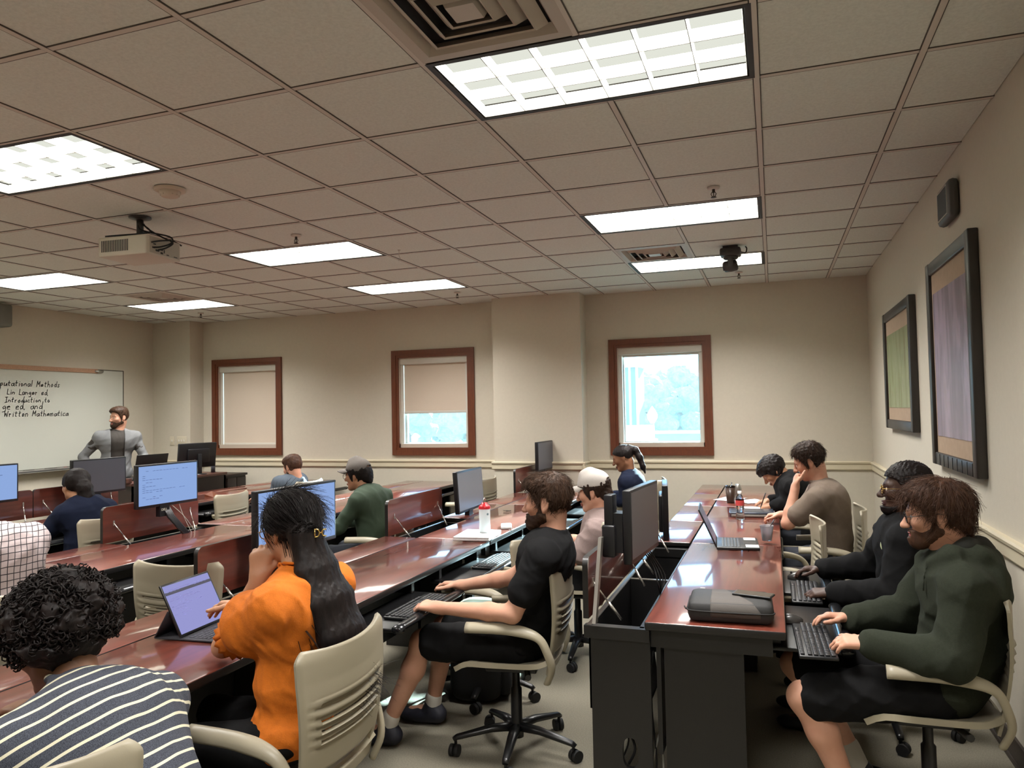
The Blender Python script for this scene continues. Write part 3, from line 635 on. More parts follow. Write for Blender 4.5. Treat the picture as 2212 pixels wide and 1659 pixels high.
monitor((-6.02, 5.36, .90), .57, .33, M_scr_off, 'dark switched-off monitor in the front row, in front of the instructor', 0, R(-3))
monitor((-2.42, 3.40, .89), .64, .335, M_scr_on, 'blue-lit monitor half hidden by the head of the woman in orange', 3, R(-4))
monitor((-2.42, 5.82, .775), .60, .34, M_scr_pale, 'pale glaring monitor behind the red-capped bottle', 0, R(2), .06)
monitor((-2.45, 8.1, .92), .56, .33, M_scr_off, 'grey screened monitor near the window wall, left of the sunlit ponytail', 0, R(-2))
m4 = monitor((-.58, 3.46, .925), .50, .32, M_scr_off, 'grey screened monitor standing in the open well near the end of the back row', 0, R(-5), arm=False)
bm = MB(); bm.add([(-.105,-.47,-.2),(-.09,-.47,-.2),(-.09,-.44,-.2),(-.105,-.44,-.2),(-.125,-.30,.12),(-.11,-.30,.12),(-.11,-.27,.12),(-.125,-.27,.12)], [(0,3,2,1),(4,5,6,7),(0,1,5,4),(1,2,6,5),(2,3,7,6),(3,0,4,7)], 1); bm.rbox((-.12, -.27, .03), (-.06, -.2, .17), .01); bm.rbox((-.11, -.26, .15), (-.07, -.19, .30), .006); bm.box((-.1, -.25, .05), (-.03, -.15, .22)); bm.build('stand_arm', [M_mon, M_trim], m4)
bm = MB()
for q in range(4): bm.tube(smooth_path([(-.05, .1+.03*q, .02), (.0, .15+.03*q, -.08), (.03, .12+.05*q, -.16), (.02, .2, -.22)]), .0035, 6)
bm.build('cables', M_rubber, m4)
monitor((-.70, 5.12, .735), .44, .36, M_scr_off, 'monitor seen edge-on behind the larger one in the back row', 0, R(8), arm=False)

# ================================================================= task chairs: beige moulded shell with louvred back
def make_chair():
    root = thing('task_chair', None, 'chair')
    # seat shell, local +x is the sitter's front
    n, m = 15, 15; Gd = np.zeros((n, m, 3))
    for i in range(n):
        for j in range(m):
            u = i/(n-1); v = j/(m-1)*2-1; x = -.21+.45*u; wd = .235*(1-.12*abs(2*u-1)**3) 
            z = .445+.022*v*v-.018*math.sin(math.pi*u)*(1-v*v) - .035*max(0, (u-.8)/.2)**2 + .03*max(0, (.2-u)/.2)**2
            Gd[i, j] = (x, wd*v, z)
    bm = MB(); bm.sheet(Gd, .022); bm.build('seat', M_beige, root)
    # backrest: tapering shell, five louvred slots and a long opening above the seat joint
    n, m = 61, 21; Gd = np.zeros((n, m, 3)); mask = np.ones((n-1, m-1), bool)
    for i in range(n):
        for j in range(m):
            u = i/(n-1); v = j/(m-1)*2-1; z = .43+.46*u; wd = .205+.035*math.sin(math.pi*min(1, u*1.05)*.5)+.012*u
            if u > .93: wd -= .03*((u-.93)/.07)**2
            x = -.205-.05*u-.05*math.sin(u*math.pi*.9)*.6 + .055*v*v*(.35+.65*u) - .03*max(0, u-.8)
            if .36 < u < .68 and abs(v) < .82: x += .0085*math.sin((u-.36)/.32*5*2*math.pi)*min(1, (.82-abs(v))/.12)
            z += .012*v*v*u
            Gd[i, j] = (x, wd*v, z)
    for i in range(n-1):
        for j in range(m-1):
            u = (i+.5)/(n-1); v = (j+.5)/(m-1)*2-1
            if .10 < u < .205 and abs(v) < .76: mask[i, j] = False
            for q in range(5):
                if abs(u-(.36+.064*(q+.75))) < .006 and abs(v) < .74: mask[i, j] = False
    bm = MB(); bm.sheet(Gd, .011, mask=mask); bm.build('backrest', M_beige, root)
    for s in (-1, 1):
        bm = MB(); P = smooth_path([(-.19, s*.225, .40), (-.215, s*.245, .47), (-.20, s*.262, .54), (-.17, s*.268, .60), (-.11, s*.268, .628), (.0, s*.262, .64), (.17, s*.25, .636)], 5)
        k = len(P); bm.tube(P, [.016 if i < k*.5 else .016+.006*min(1, (i-k*.5)/(k*.2)) for i in range(k)], 12, flat=(1.25, .8)); bm.build('armrest', M_beige, root)
    bm = MB(); bm.box((-.12, -.11, .395), (.12, .11, .42), bev=.008); bm.tube([(-.1, -.2, .41), (-.05, 0, .402), (-.1, .2, .41)], .014, 8); bm.build('mechanism', M_blackp, root)
    bm = MB(); bm.lathe([(.019, .40), (.019, .30), (.027, .29), (.027, .13), (.032, .12), (.032, .065), (0, .065)], n=18); bm.build('gas_column', M_blackp, root)
    for k in range(5):
        a = 2*math.pi*k/5+.35; c, s = math.cos(a), math.sin(a)
        bm = MB(); bm.tube([(.02*c, .02*s, .112), (.12*c, .12*s, .11), (.285*c, .285*s, .082), (.30*c, .30*s, .072)], [.028, .024, .017, .014], 10, flat=(1, .75)); bm.build('base_leg', M_blackp, root)
        bm = MB(); cx, cy = .29*c, .29*s; bm.tube([(cx, cy, .08), (cx, cy, .05)], .007, 8); a2 = a+1.1; dx, dy = -math.sin(a2)*.013, math.cos(a2)*.013
        for q in (-1, 1): bm.tube([(cx+q*dx*.25+math.cos(a2)*.012, cy+q*dy*.25+math.sin(a2)*.012, .027), (cx+q*dx*1.7+math.cos(a2)*.012, cy+q*dy*1.7+math.sin(a2)*.012, .027)], .027, 16)
        bm.build('caster', M_rubber, root)
    return root
CH = make_chair(); CHN = [0]
def chair(x, y, face, label):
    """face: direction the sitter looks, degrees from +X"""
    o = CH if CHN[0] == 0 else dup(CH); CHN[0] += 1
    o.location = (x, y, 0); o.rotation_euler = (0, 0, R(face)); o['label'] = label; o['group'] = 'beige task chairs'; return o
chair(-1.55, 2.1, 180, 'beige task chair under the woman in orange, its louvred back toward the camera')
chair(-1.19, 3.37, 187, 'beige task chair of the bearded man in black, casters showing')
chair(.52, 3.25, 181, 'beige task chair of the man in the green hoodie, by the right wall')
chair(.49, 4.12, 180, 'beige task chair hidden under the man in the black hoodie with glasses')
chair(.0, 4.88, 184, 'empty beige task chair pushed under the back row, before the man in taupe')
chair(.30, 5.58, 180, 'beige task chair of the man in the taupe shirt')
chair(.18, 6.62, 180, 'beige task chair of the person writing at the far end of the back row')
chair(-1.58, 4.0, 184, 'empty beige task chair between the bearded man and the white cap')
chair(-1.24, 4.75, 182, 'beige task chair of the man in the white cap')
chair(-1.30, 7.45, 182, 'beige task chair of the woman with the sunlit ponytail')
chair(-1.66, 1.27, 135, 'beige task chair of the curly haired person in stripes')
chair(-2.78, 3.12, 96, 'empty beige task chair turned sideways behind the tablet')
chair(-3.16, 2.36, 180, 'beige task chair of the person in the checked shirt')
chair(-3.0, 5.26, 190, 'beige task chair of the man in the grey cap')
chair(-3.1, 7.4, 182, 'empty beige task chair beyond the pale glaring monitor')
chair(-4.80, 4.13, 182, 'beige task chair of the woman in the navy hoodie')
chair(-4.95, 5.62, 184, 'empty beige task chair between the blue-lit monitor and the brown-haired man')
chair(-4.95, 6.85, 180, 'beige task chair of the brown-haired man in the front row')
# ================================================================= things on and around the desks
M_key = mat('key_caps', '#1e1f22', .4); M_kbd = mat('keyboard_case', '#111214', .35)
def make_keyboard():
    """long side along y, front (space bar) toward +x"""
    root = thing('keyboard', None, 'keyboard')
    bm = MB(); bm.rbox((-.07, -.22, 0), (.07, .22, .014), .006); bm.build('case', M_kbd, root)
    bm = MB()
    for r_ in range(6):
        x = .052-r_*.0205-(.006 if r_ == 5 else 0); n = 15
        for k in range(n):
            y = -.21+k*.0195
            if r_ == 0 and 3 <= k <= 8:
                if k == 3: bm.rbox((x-.008, y, .014), (x+.008, y+.0195*6-.003, .0205), .003)
                continue
            bm.rbox((x-.008, y, .014), (x+.008, y+.0165, .0205), .003)
        for k in range(3): bm.rbox((x-.008, .088+k*.019, .014), (x+.008, .088+k*.019+.016, .0205), .003)
        for k in range(4):
            if r_ < 5: bm.rbox((x-.008, .142+k*.019-.0, .014), (x+.008, .142+k*.019+.016, .0205), .003)
    bm.build('keys', M_key, root); return root
KB = make_keyboard(); kn = [0]
def keyboard(x, y, z, rz, label):
    o = KB if kn[0] == 0 else dup(KB); kn[0] += 1; o.location = (x, y, z); o.rotation_euler = (0, 0, R(rz)); o['label'] = label; o['group'] = 'black keyboards on pull-out trays'
keyboard(-1.665, 3.30, .648, 0, 'black keyboard under the hands of the bearded man in black')
keyboard(.125, 3.24, .648, 2, 'black keyboard under the hands of the man in the green hoodie')
keyboard(.125, 4.06, .648, 0, 'black keyboard under the hands of the man in the black hoodie')
keyboard(-1.685, 4.42, .648, 0, 'black keyboard on the sunlit tray of the empty chair')
keyboard(-1.685, 5.36, .648, 0, 'black keyboard in front of the man in the white cap')
def make_mouse():
    root = thing('mouse', None, 'computer mouse')
    bm = MB(); rings = []
    for i in range(9):
        t_ = i/8; x = -.055+.11*t_; r_ = math.sin(math.pi*(.06+.88*t_))**.6; rings.append([(x, .031*r_*math.cos(a), max(0, .036*r_*math.sin(a))) for a in np.linspace(0, math.pi, 11)])
    G_ = [p for rg in rings for p in rg]; bm.add(G_, [(i*11+j, i*11+j+1, (i+1)*11+j+1, (i+1)*11+j) for i in range(8) for j in range(10)], 0, True)
    bm.f.append(tuple(range(11))[::-1]); bm.f.append(tuple(range(88, 99))); bm.m += [0, 0]; bm.sm += [False]*2
    bm.add([(p[0], p[1], 0) for p in (rings[0][0], rings[-1][0], rings[-1][-1], rings[0][-1])], [(0, 1, 2, 3)])
    bm.build('shell', mat('mouse_shell', '#33312f', .3), root)
    bm = MB(); bm.tube([(-.035, -.004, .032), (-.035, .004, .032)], .006, 10); bm.build('wheel', M_rubber, root); return root
MS = make_mouse(); mn = [0]
def mouse(x, y, z, rz, label):
    o = MS if mn[0] == 0 else dup(MS); mn[0] += 1; o.location = (x, y, z); o.rotation_euler = (0, 0, R(rz)); o['label'] = label; o['group'] = 'computer mice'
mouse(-1.69, 3.69, .648, 10, 'dark mouse held by the bearded man in black')
mouse(.10, 4.40, .648, 0, 'mouse held by the man in the black hoodie')
mouse(-.02+.06, 3.52, .65, 0, 'mouse beside the keyboard of the man in the green hoodie')
# --- laptops
M_lapt = mat('laptop_black', '#191a1a', .4, bump=.03, bscale=500); M_silver = mat('laptop_silver', '#c9cac8', .35, metal=.4)
def laptop(loc, rz, w, d, ang, mats, label, closed=False, tp=True):
    root = thing('laptop', label, 'laptop', loc, R(rz)); body, key = mats
    bm = MB(); bm.rbox((0, -w/2, 0), (d, w/2, .016), .005); base = bm.build('base', body, root)
    if closed:
        bm = MB(); bm.rbox((0, -w/2, .017), (d, w/2, .026), .004); bm.build('lid', body, root); return root
    bm = MB()
    for r_ in range(6):
        for k in range(15): x = .03+r_*.0185; y = -w/2+.022+k*(w-.044)/15; bm.rbox((x, y, .0155), (x+.0155, y+(w-.044)/15-.003, .0185), .002)
    bm.build('keys', key, base)
    bm = MB(); bm.box((d*.64, -.05, .0158), (d-.015, .05, .0166)); bm.build('touchpad', mat('touchpad', '#2b2c2d', .3), base)
    bm = MB(); bm.rbox((-.008, -w/2, 0), (.0, w/2, d*.98), .003); bm.xf(Matrix.Rotation(ang, 4, 'Y')); bm.xf(Matrix.Translation((0.004, 0, .014))); lid = bm.build('lid', body, root)
    bm = MB(); bm.box((0.0003, -w/2+.01, .02), (.001, w/2-.01, d*.96)); bm.xf(Matrix.Rotation(ang, 4, 'Y')); bm.xf(Matrix.Translation((0.004, 0, .014))); bm.build('screen', mat('laptop_screen_dim', '#2a2f3a', .2, emit='#6f86b0', estr=.25), lid)
    return root
lt = laptop((-.36, 4.83, .742), 4, .36, .25, -R(24), (M_lapt, mat('grey_keys', '#34383b', .4)), 'open black laptop on the back row, its lid leaning away')
bm = MB(); bm.box((.17, -.165, .0166), (.245, -.075, .0172)); bm.box((.165, .085, .0166), (.235, .17, .0172)); bm.build('palm_sticker', mat('sticker_white', '#d9dad4', .5), lt)
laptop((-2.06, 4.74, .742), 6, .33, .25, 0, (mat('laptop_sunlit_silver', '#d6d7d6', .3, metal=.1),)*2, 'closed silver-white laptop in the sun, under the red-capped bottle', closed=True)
laptop((-7.0, 6.92, .875), 180-8, .42, .30, -R(14), (M_lapt, M_key), 'open black laptop on the instructor desk, its dark lid toward the class')
# --- tablet on folding keyboard cover
t = thing('tablet', 'tablet with bright lavender screen on a folding keyboard cover', 'tablet', (-2.19, 2.45, .742), R(4)); w, hgt = .285, .215
Tm = Matrix.Translation((0.0, 0, .012)) @ Matrix.Rotation(-R(27), 4, 'Y')
bm = MB(); bm.rbox((-.008, -w/2, 0), (0, w/2, hgt), .003); bm.xf(Tm); tb = bm.build('body', M_blackp, t)
bm = MB(); bm.box((.0003, -w/2+.008, .008), (.0009, w/2-.008, hgt-.008)); bm.xf(Tm); sc = bm.build('screen', emit_mat('tablet_screen', '#b3b4f6', SCREEN_E*.95), tb)
bm = MB(); bm.box((.0012, -w/2+.008, hgt-.047), (.0016, w/2-.008, hgt-.035), 0)
rr = random.Random(4)
for z in (.185, .178, .15, .142, .128, .118, .108, .098, .085, .075):
    for q in range(rr.choice([4, 5, 9, 12] if z < .17 else [10, 12])):
        if rr.random() < .8: bm.box((.0012, -w/2+.016+q*.02, z), (.0016, -w/2+.016+q*.02+.015, z+.0025), 1)
bm.xf(Tm); bm.build('screen_lettering', [mat('toolbar_dark', '#3a3a4d', .5), mat('tablet_text', '#7f80c4', .5)], sc)
bm = MB(); cw = w/2+.003
bm.add([(-.005, -cw, .118+.0), (-.005, cw, .118), (-.115, cw, .003), (-.115, -cw, .003)], [(0, 1, 2, 3), (3, 2, 1, 0)]); Tp = Tm @ Vector((-.009, 0, .11))
bm = MB(); bm.sheet([[(Tp[0], -cw, Tp[2]), (Tp[0], cw, Tp[2])], [(-.12, -cw, .003), (-.12, cw, .003)]], .004); bm.sheet([[(-.12, -cw, .002), (-.12, cw, .002)], [(.01, -cw, .003), (.01, cw, .003)]], .003); bm.build('stand_cover', mat('folio_grey', '#2b2a30', .7), t)
bm = MB(); bm.rbox((.008, -cw, 0), (.20, cw, .007), .003)
kb = bm.build('keyboard_cover', mat('folio_grey', '#2b2a30', .7), t)
bm = MB()
for r_ in range(5):
    for k in range(13): bm.rbox((.025+r_*.019, -.128+k*.0197, .0068), (.025+r_*.019+.016, -.128+k*.0197+.0165, .009), .002)
bm.build('keys', mat('fabric_keys', '#38373e', .8), kb)
# --- zipped grey laptop bag and phone
t = thing('laptop_bag', 'zipped dark grey padded laptop bag at the near end of the back row', 'bag', (-.19, 3.20, .74), R(2))
M_bag = mat('bag_charcoal', '#232323', .65, bump=.1, bscale=300); M_bagl = mat('bag_grey_panel', '#504b47', .75, bump=.15, bscale=300)
def bagpts(nx, ny, top):
    pass
bm = MB(); bm.rbox((-.165, -.125, .0), (.165, .125, .085), .03); bm.build('body', M_bag, t)
nx = 24; g1 = []
for i in range(nx):   # lighter fabric band wrapped over the top and the near side, edge cut on a curve
    row = []; u = i/(nx-1)
    for (y, z) in ((-.1262, .028), (-.1262, .052), (-.118, .075), (-.10, .0858), (-.05, .0866), (.02, .0866), (.09, .0866)):
        xr = .10-.12*max(0, (y+.126)/.216)-.09*max(0, 0) if z > .06 else .115
        row.append((-.075+(xr+.075)*u, y, z))
    g1.append(row)
bm.sheet
b2 = MB(); b2.sheet(g1, .0012); b2.build('panel', M_bagl, t)
bm = MB(); bm.tube(smooth_path([(-.168, -.1, .05), (-.13, -.128, .048), (.13, -.128, .048), (.168, -.1, .05)]), .003, 6); bm.tube(smooth_path([(-.168, .1, .05), (-.168, -.1, .05), (-.178, -.09, .055)]), .003, 6); bm.build('zipper', M_rubber, t)
bm = MB(); bm.box((-.125, .1, .0852), (-.105, .108, .0864)); bm.build('logo_tag', M_txtpale, t)
t = thing('phone', 'black smartphone lying on the zipped grey laptop bag', 'phone', (-.10, 3.215, .8272), R(-14))
bm = MB(); bm.rbox((-.078, -.037, 0), (.078, .037, .009), .004); bm.build('body', M_blackp, t)
bm = MB(); bm.box((-.073, -.033, .0088), (.073, .033, .0094)); bm.build('screen', mat('phone_screen', '#4a443e', .12), t)
# --- bottles and cups
M_clear = mat('clear_plastic', '#f2f5f7', .05, trans=1., spec=.5)
t = thing('water_bottle', 'clear plastic water bottle with a red band on the back row', 'bottle', (-.262, 5.93, .74))
bm = MB(); bm.lathe([(0, .002), (.03, 0), (.032, .01), (.031, .04), (.026, .075), (.031, .105), (.032, .15), (.022, .178), (.0125, .19), (.0125, .205)], n=28); bm.build('body', M_clear, t)
bm = MB(); bm.lathe([(.0325, .108), (.0325, .148)], n=28); bm.build('label_band', mat('red_bottle_label', '#c04848', .4), t)
bm = MB(); bm.lathe([(.015, .198), (.015, .216), (0, .216)], n=18); bm.build('cap', M_white, t)
t = thing('plastic_cup', 'clear plastic cup with a black fork in it beside the laptop', 'cup', (-.062, 4.93, .76))
bm = MB(); bm.lathe([(0, .002), (.028, .0), (.029, .004), (.041, .09), (.043, .092), (.042, .094), (.040, .09), (.028, .006), (0, .006)], n=28); bm.build('body', mat('frosted_plastic', '#dfe0e6', .3, trans=.75), t)
t = thing('plastic_fork', 'black plastic fork leaning out of the clear cup', 'fork', (-.062, 4.93, .768))
bm = MB(); bm.tube([(-.016, 0, .0), (0.002, 0, .04), (.028, 0, .09), (.047, 0, .125)], [.003, .003, .004, .0055], 8, flat=(1.4, .6)); bm.build('handle', M_blackp, t)
bm = MB(); bm.rbox((-.026, -.008, -.006), (-.006, .008, .028), .003); 
for k in (-.006, 0, .006): bm.box((-.024, k-.0012, -.008), (-.02, k+.0012, .002))
bm.build('tines', M_blackp, t)
t = thing('tumbler', 'dark brown tumbler with a clear lid among papers on the back row', 'cup', (-.385, 6.95, .74))
bm = MB(); bm.lathe([(0, 0), (.032, 0), (.034, .01), (.043, .14), (.041, .14), (.03, .01)], n=24); bm.build('body', mat('tumbler_brown', '#3a2a22', .3), t)
bm = MB(); bm.lathe([(.044, .138), (.045, .148), (.03, .156), (0, .156)], n=24); bm.tube([(.01, 0, .15), (.014, .004, .18)], .004, 8); bm.build('lid', M_clear, t)
t = thing('steel_bottle', 'grey ribbed steel bottle behind the dark brown tumbler', 'bottle', (-.325, 7.08, .74))
bm = MB(); bm.lathe([(0, 0), (.032, 0)]+[(.033-.0015*(k % 2), .012+k*.01) for k in range(11)]+[(.024, .14), (.018, .155), (0, .155)], n=24); bm.build('body', M_steel, t)
t = thing('sports_bottle', 'white sports bottle with a red cap and carry loop on the sunny desk', 'bottle', (-1.90, 4.80, .768))
bm = MB(); bm.lathe([(0, 0), (.036, 0), (.039, .012), (.039, .03), (.0365, .07), (.0385, .10), (.0385, .15), (.037, .162)], n=32); bm.build('body', mat('bottle_white', '#dfe3e4', .35), t)
bm = MB(); bm.lathe([(.0375, .160), (.0405, .163), (.0405, .176), (.034, .186), (.022, .192), (.018, .204), (0, .206)], n=32); bm.build('cap', mat('bottle_red', '#c9202c', .35), t)
bm = MB(); bm.tube(smooth_path([(0, -.014, .192), (0, -.016, .222), (0, 0, .236), (0, .016, .222), (0, .014, .192)]), .0035, 8); bm.build('carry_loop', M_steel, t)
bm = MB(); bm.lathe([(0, 0), (.009, 0)], n=6); bm.v = [(.0388+.0, y*1-.0, z*1.0+.128) for (x, y, z) in [(0, v_[0], v_[1]) for v_ in bm.v]]; bm.v = [((.0392*math.cos(y/.039-.62)), (.0392*math.sin(y/.039-.62)), z) for (x, y, z) in bm.v]; bm.build('logo', mat('logo_slate', '#6f8288', .5), t)
# --- glasses case, papers, pencils
t = thing('glasses_case', 'small white boxed case with a cord on the sunny desk, behind the white laptop', 'case', (-1.885, 5.19, .74), R(20))
bm = MB(); bm.rbox((-.04, -.085, 0), (.04, .085, .022), .01); bm.build('case', mat('case_white', '#cfd2d0', .4), t)
bm = MB(); bm.tube(smooth_path([(.04, -.06, .01), (.05, -.1, .004), (.02, -.13, .003), (.05, -.15, .003)]), .002, 6); bm.build('cord', mat('brown_cord', '#7a4a35', .6), t)
M_paper = mat('paper', '#dcdcdf', .8)
def paper(x, y, rz, label, w=.216, h=.279, z=.7405, curl=.004):
    bm = MB(); Gd = [[(-w/2+w*i/8, -h/2+h*j/8, curl*math.sin(i*.9)*math.sin(j*.7)**2+.0012+curl*.5) for j in range(9)] for i in range(9)]; bm.sheet(Gd, .0006)
    o = bm.build('paper_sheet', M_paper); o.location = (x, y, z); o.rotation_euler = (0, 0, R(rz)); tag(o, label, 'paper', 'loose papers'); return o
paper(-.14, 6.55, 8, 'white sheet of paper under the writing hand at the far end of the back row')
paper(-.21, 7.05, 30, 'printed sheet of paper behind the clear water bottle', z=.742)
paper(-.40, 7.2, -20, 'sheet of paper lying under the dark tumbler', z=.7405)
paper(-3.9, 5.75, 15, 'crumpled paper in front of the man in the grey cap', .15, .2, .7405, .012)
t = thing('notebook_computer', 'thick closed grey-edged laptop under the papers, beside the man in taupe', 'laptop', (-.14, 6.18, .741), R(3))
bm = MB(); bm.rbox((-.2, -.13, 0), (.13, .13, .022), .008); bm.build('base', mat('sleeve_grey', '#77726b', .6), t)
bm = MB(); bm.rbox((-.215, -.125, .023), (.12, .135, .036), .006); bm.build('lid', mat('lid_bluegrey', '#39414d', .25, metal=.3), t)
t = thing('glasses_folded', 'folded dark glasses on the middle desk of the second row', 'glasses', (-3.85, 5.02, .74))
bm = MB(); bm.rbox((-.03, -.075, 0), (.03, .075, .012), .005); bm.build('case', mat('dark_case', '#2a1d1a', .4), t)
t = thing('wooden_wedge', 'small brown wedge-shaped stand on the front-row desk, left of the brown-haired man', 'stand', (-5.75, 6.55, .74), R(10))
bm = MB(); bm.add([(-.05,-.07,0),(.05,-.07,0),(.05,.07,0),(-.05,.07,0),(-.05,-.07,.03),(-.05,.07,.05)], [(0,3,2,1),(0,1,4),(2,3,5),(1,2,5,4),(3,0,4,5)]); bm.build('block', M_frame, t)
# --- keys, cord near the white cap
t = thing('key_ring', 'bunch of dark keys on the desk left of the white cap man', 'keys', (-2.18, 6.05, .741))
bm = MB(); bm.lathe([(.012, 0), (.014, .002), (.012, .004)], n=16)
for k in range(4): a = k*1.4; bm.box((.015*math.cos(a)-.006, .015*math.sin(a)-.02, .0), (.015*math.cos(a)+.006, .015*math.sin(a)+.03, .003), rot=rotz(a), piv=(0, 0, 0))
bm.build('keys', M_dark, t)
# --- backpack on the floor
t = thing('backpack', 'black backpack on the floor under the desk, behind the bearded man', 'backpack', (-1.62, 3.98, 0), R(12))
bm = MB(); bm.rbox((-.15, -.2, 0), (.15, .2, .40), .09); bm.rbox((.11, -.14, .03), (.2, .14, .22), .05); bm.build('body', mat('backpack_cloth', '#121315', .8, bump=.2, bscale=200), t)
bm = MB()
for s in (-1, 1): bm.tube(smooth_path([(-.13, s*.1, .38), (-.22, s*.12, .3), (-.24, s*.14, .15), (-.16, s*.15, .05)]), .014, 8, flat=(1.8, .5))
bm.tube(smooth_path([(-.1, -.03, .39), (-.1, -.02, .44), (-.1, .02, .44), (-.1, .03, .39)]), .008, 8); bm.build('strap', M_rubber, t)
bm = MB(); bm.tube(smooth_path([(.15, -.18, .3), (.02, -.2, .375), (-.1, -.19, .3)]), .003, 6); bm.build('zipper', M_grille, t)
# ================================================================= instructor station
M_stn = mat('station_espresso', '#251b18', .4, var=.12, vscale=12, stretch=(6, .6, 6))
t = thing('lectern_desk', 'dark instructor desk with a raised left part in front of the whiteboard', 'desk', (-6.78, 6.45, 0))
bm = MB(); bm.box((-.62, .0, .84), (0, 1.55, .875), bev=.006); bm.build('worktop', mat('station_top', '#4a2c25', .35), t)
bm = MB(); bm.box((-.03, .03, 0), (-.01, 1.52, .84)); bm.box((-.60, .03, 0), (-.01, .055, .84)); bm.box((-.6, 1.495, 0), (-.01, 1.52, .84)); bm.build('front_panel', M_stn, t)
bm = MB(); bm.box((-.5, -.02, .875), (-.02, .03, .93), bev=.004); bm.build('edge_rail', mat('station_top', '#4a2c25', .35), t)
t = thing('credenza', 'low dark cabinet between the instructor desk and the window wall', 'cabinet', (-6.85, 8.04, 0))
bm = MB(); bm.box((-.5, 0, .80), (.02, .42, .83), bev=.004); bm.build('top', M_stn, t)
bm = MB(); bm.box((-.48, .02, 0), (0, .40, .80)); bm.build('body', M_stn, t)
for k in (0, 1): bm = MB(); bm.box((0, .03+k*.185, .04), (.014, .205+k*.185, .78), bev=.004); d = bm.build('door', M_stn, t); bm = MB(); bm.lathe([(.004, .014), (.006, .022), (.009, .028), (0, .031)], c=(0, .19+k*.03, .5), axis='x', n=12); bm.build('knob', M_steel, d)
t = thing('monitor', 'black monitor seen from the side on the instructor desk', 'monitor', (-6.95, 7.62, .875), R(165), 'desk monitors')
bm = MB(); bm.rbox((-.02, -.26, .09), (.02, .26, .40), .008); bm.rbox((-.05, -.15, .15), (-.015, .15, .33), .012); bm.xf(Matrix.Rotation(-.12, 4, 'Y')); bm.build('housing', M_mon, t)
bm = MB(); bm.box((.0195, -.245, .11), (.0215, .245, .385)); bm.xf(Matrix.Rotation(-.12, 4, 'Y')); bm.build('screen', M_scr_off, t)
bm = MB(); bm.rbox((-.10, -.025, .0), (-.075, .025, .26), .006); bm.lathe([(0, 0), (.1, 0), (.1, .008), (.02, .014), (0, .014)], c=(-.06, 0, 0), n=24); bm.build('stand', M_mon, t)
bm = MB(); bm.tube(smooth_path([(-.05, .05, .2), (-.14, .09, .16), (-.16, .12, .06), (-.1, .2, .01)]), .005, 6); bm.build('cable', M_rubber, t)
t = thing('desk_phone', 'low black desk telephone beside the side-on monitor', 'telephone', (-6.98, 7.28, .875), R(170))
bm = MB(); bm.add([(-.09,-.09,0),(.09,-.09,0),(.09,.09,0),(-.09,.09,0),(-.09,-.09,.08),(-.09,.09,.08),(.09,-.09,.025),(.09,.09,.025)], [(0,3,2,1),(0,1,6,4),(2,3,5,7),(1,2,7,6),(3,0,4,5),(4,6,7,5)]); bm.build('base', M_blackp, t)
bm = MB(); bm.tube(smooth_path([(-.08, -.06, .085), (-.02, -.06, .085), (.05, -.06, .065), (.08, -.06, .055)]), [.02]+[.013]*17+[.02], 10) if False else bm.tube([(-.08, -.06, .09), (-.03, -.06, .09), (.04, -.06, .072), (.08, -.06, .06)], [.022, .013, .013, .022], 10); bm.build('handset', M_blackp, t)
t = thing('small_bottle', 'little dark pump bottle at the end of the instructor desk', 'bottle', (-6.95, 7.93, .875))
bm = MB(); bm.lathe([(0, 0), (.028, 0), (.028, .09), (.012, .105), (.012, .12), (0, .12)], n=18); bm.build('body', mat('slate_bottle', '#4b4d55', .3), t)
bm = MB(); bm.tube([(0, 0, .11), (0, 0, .145), (.03, 0, .147)], .006, 8); bm.build('pump', M_blackp, t)
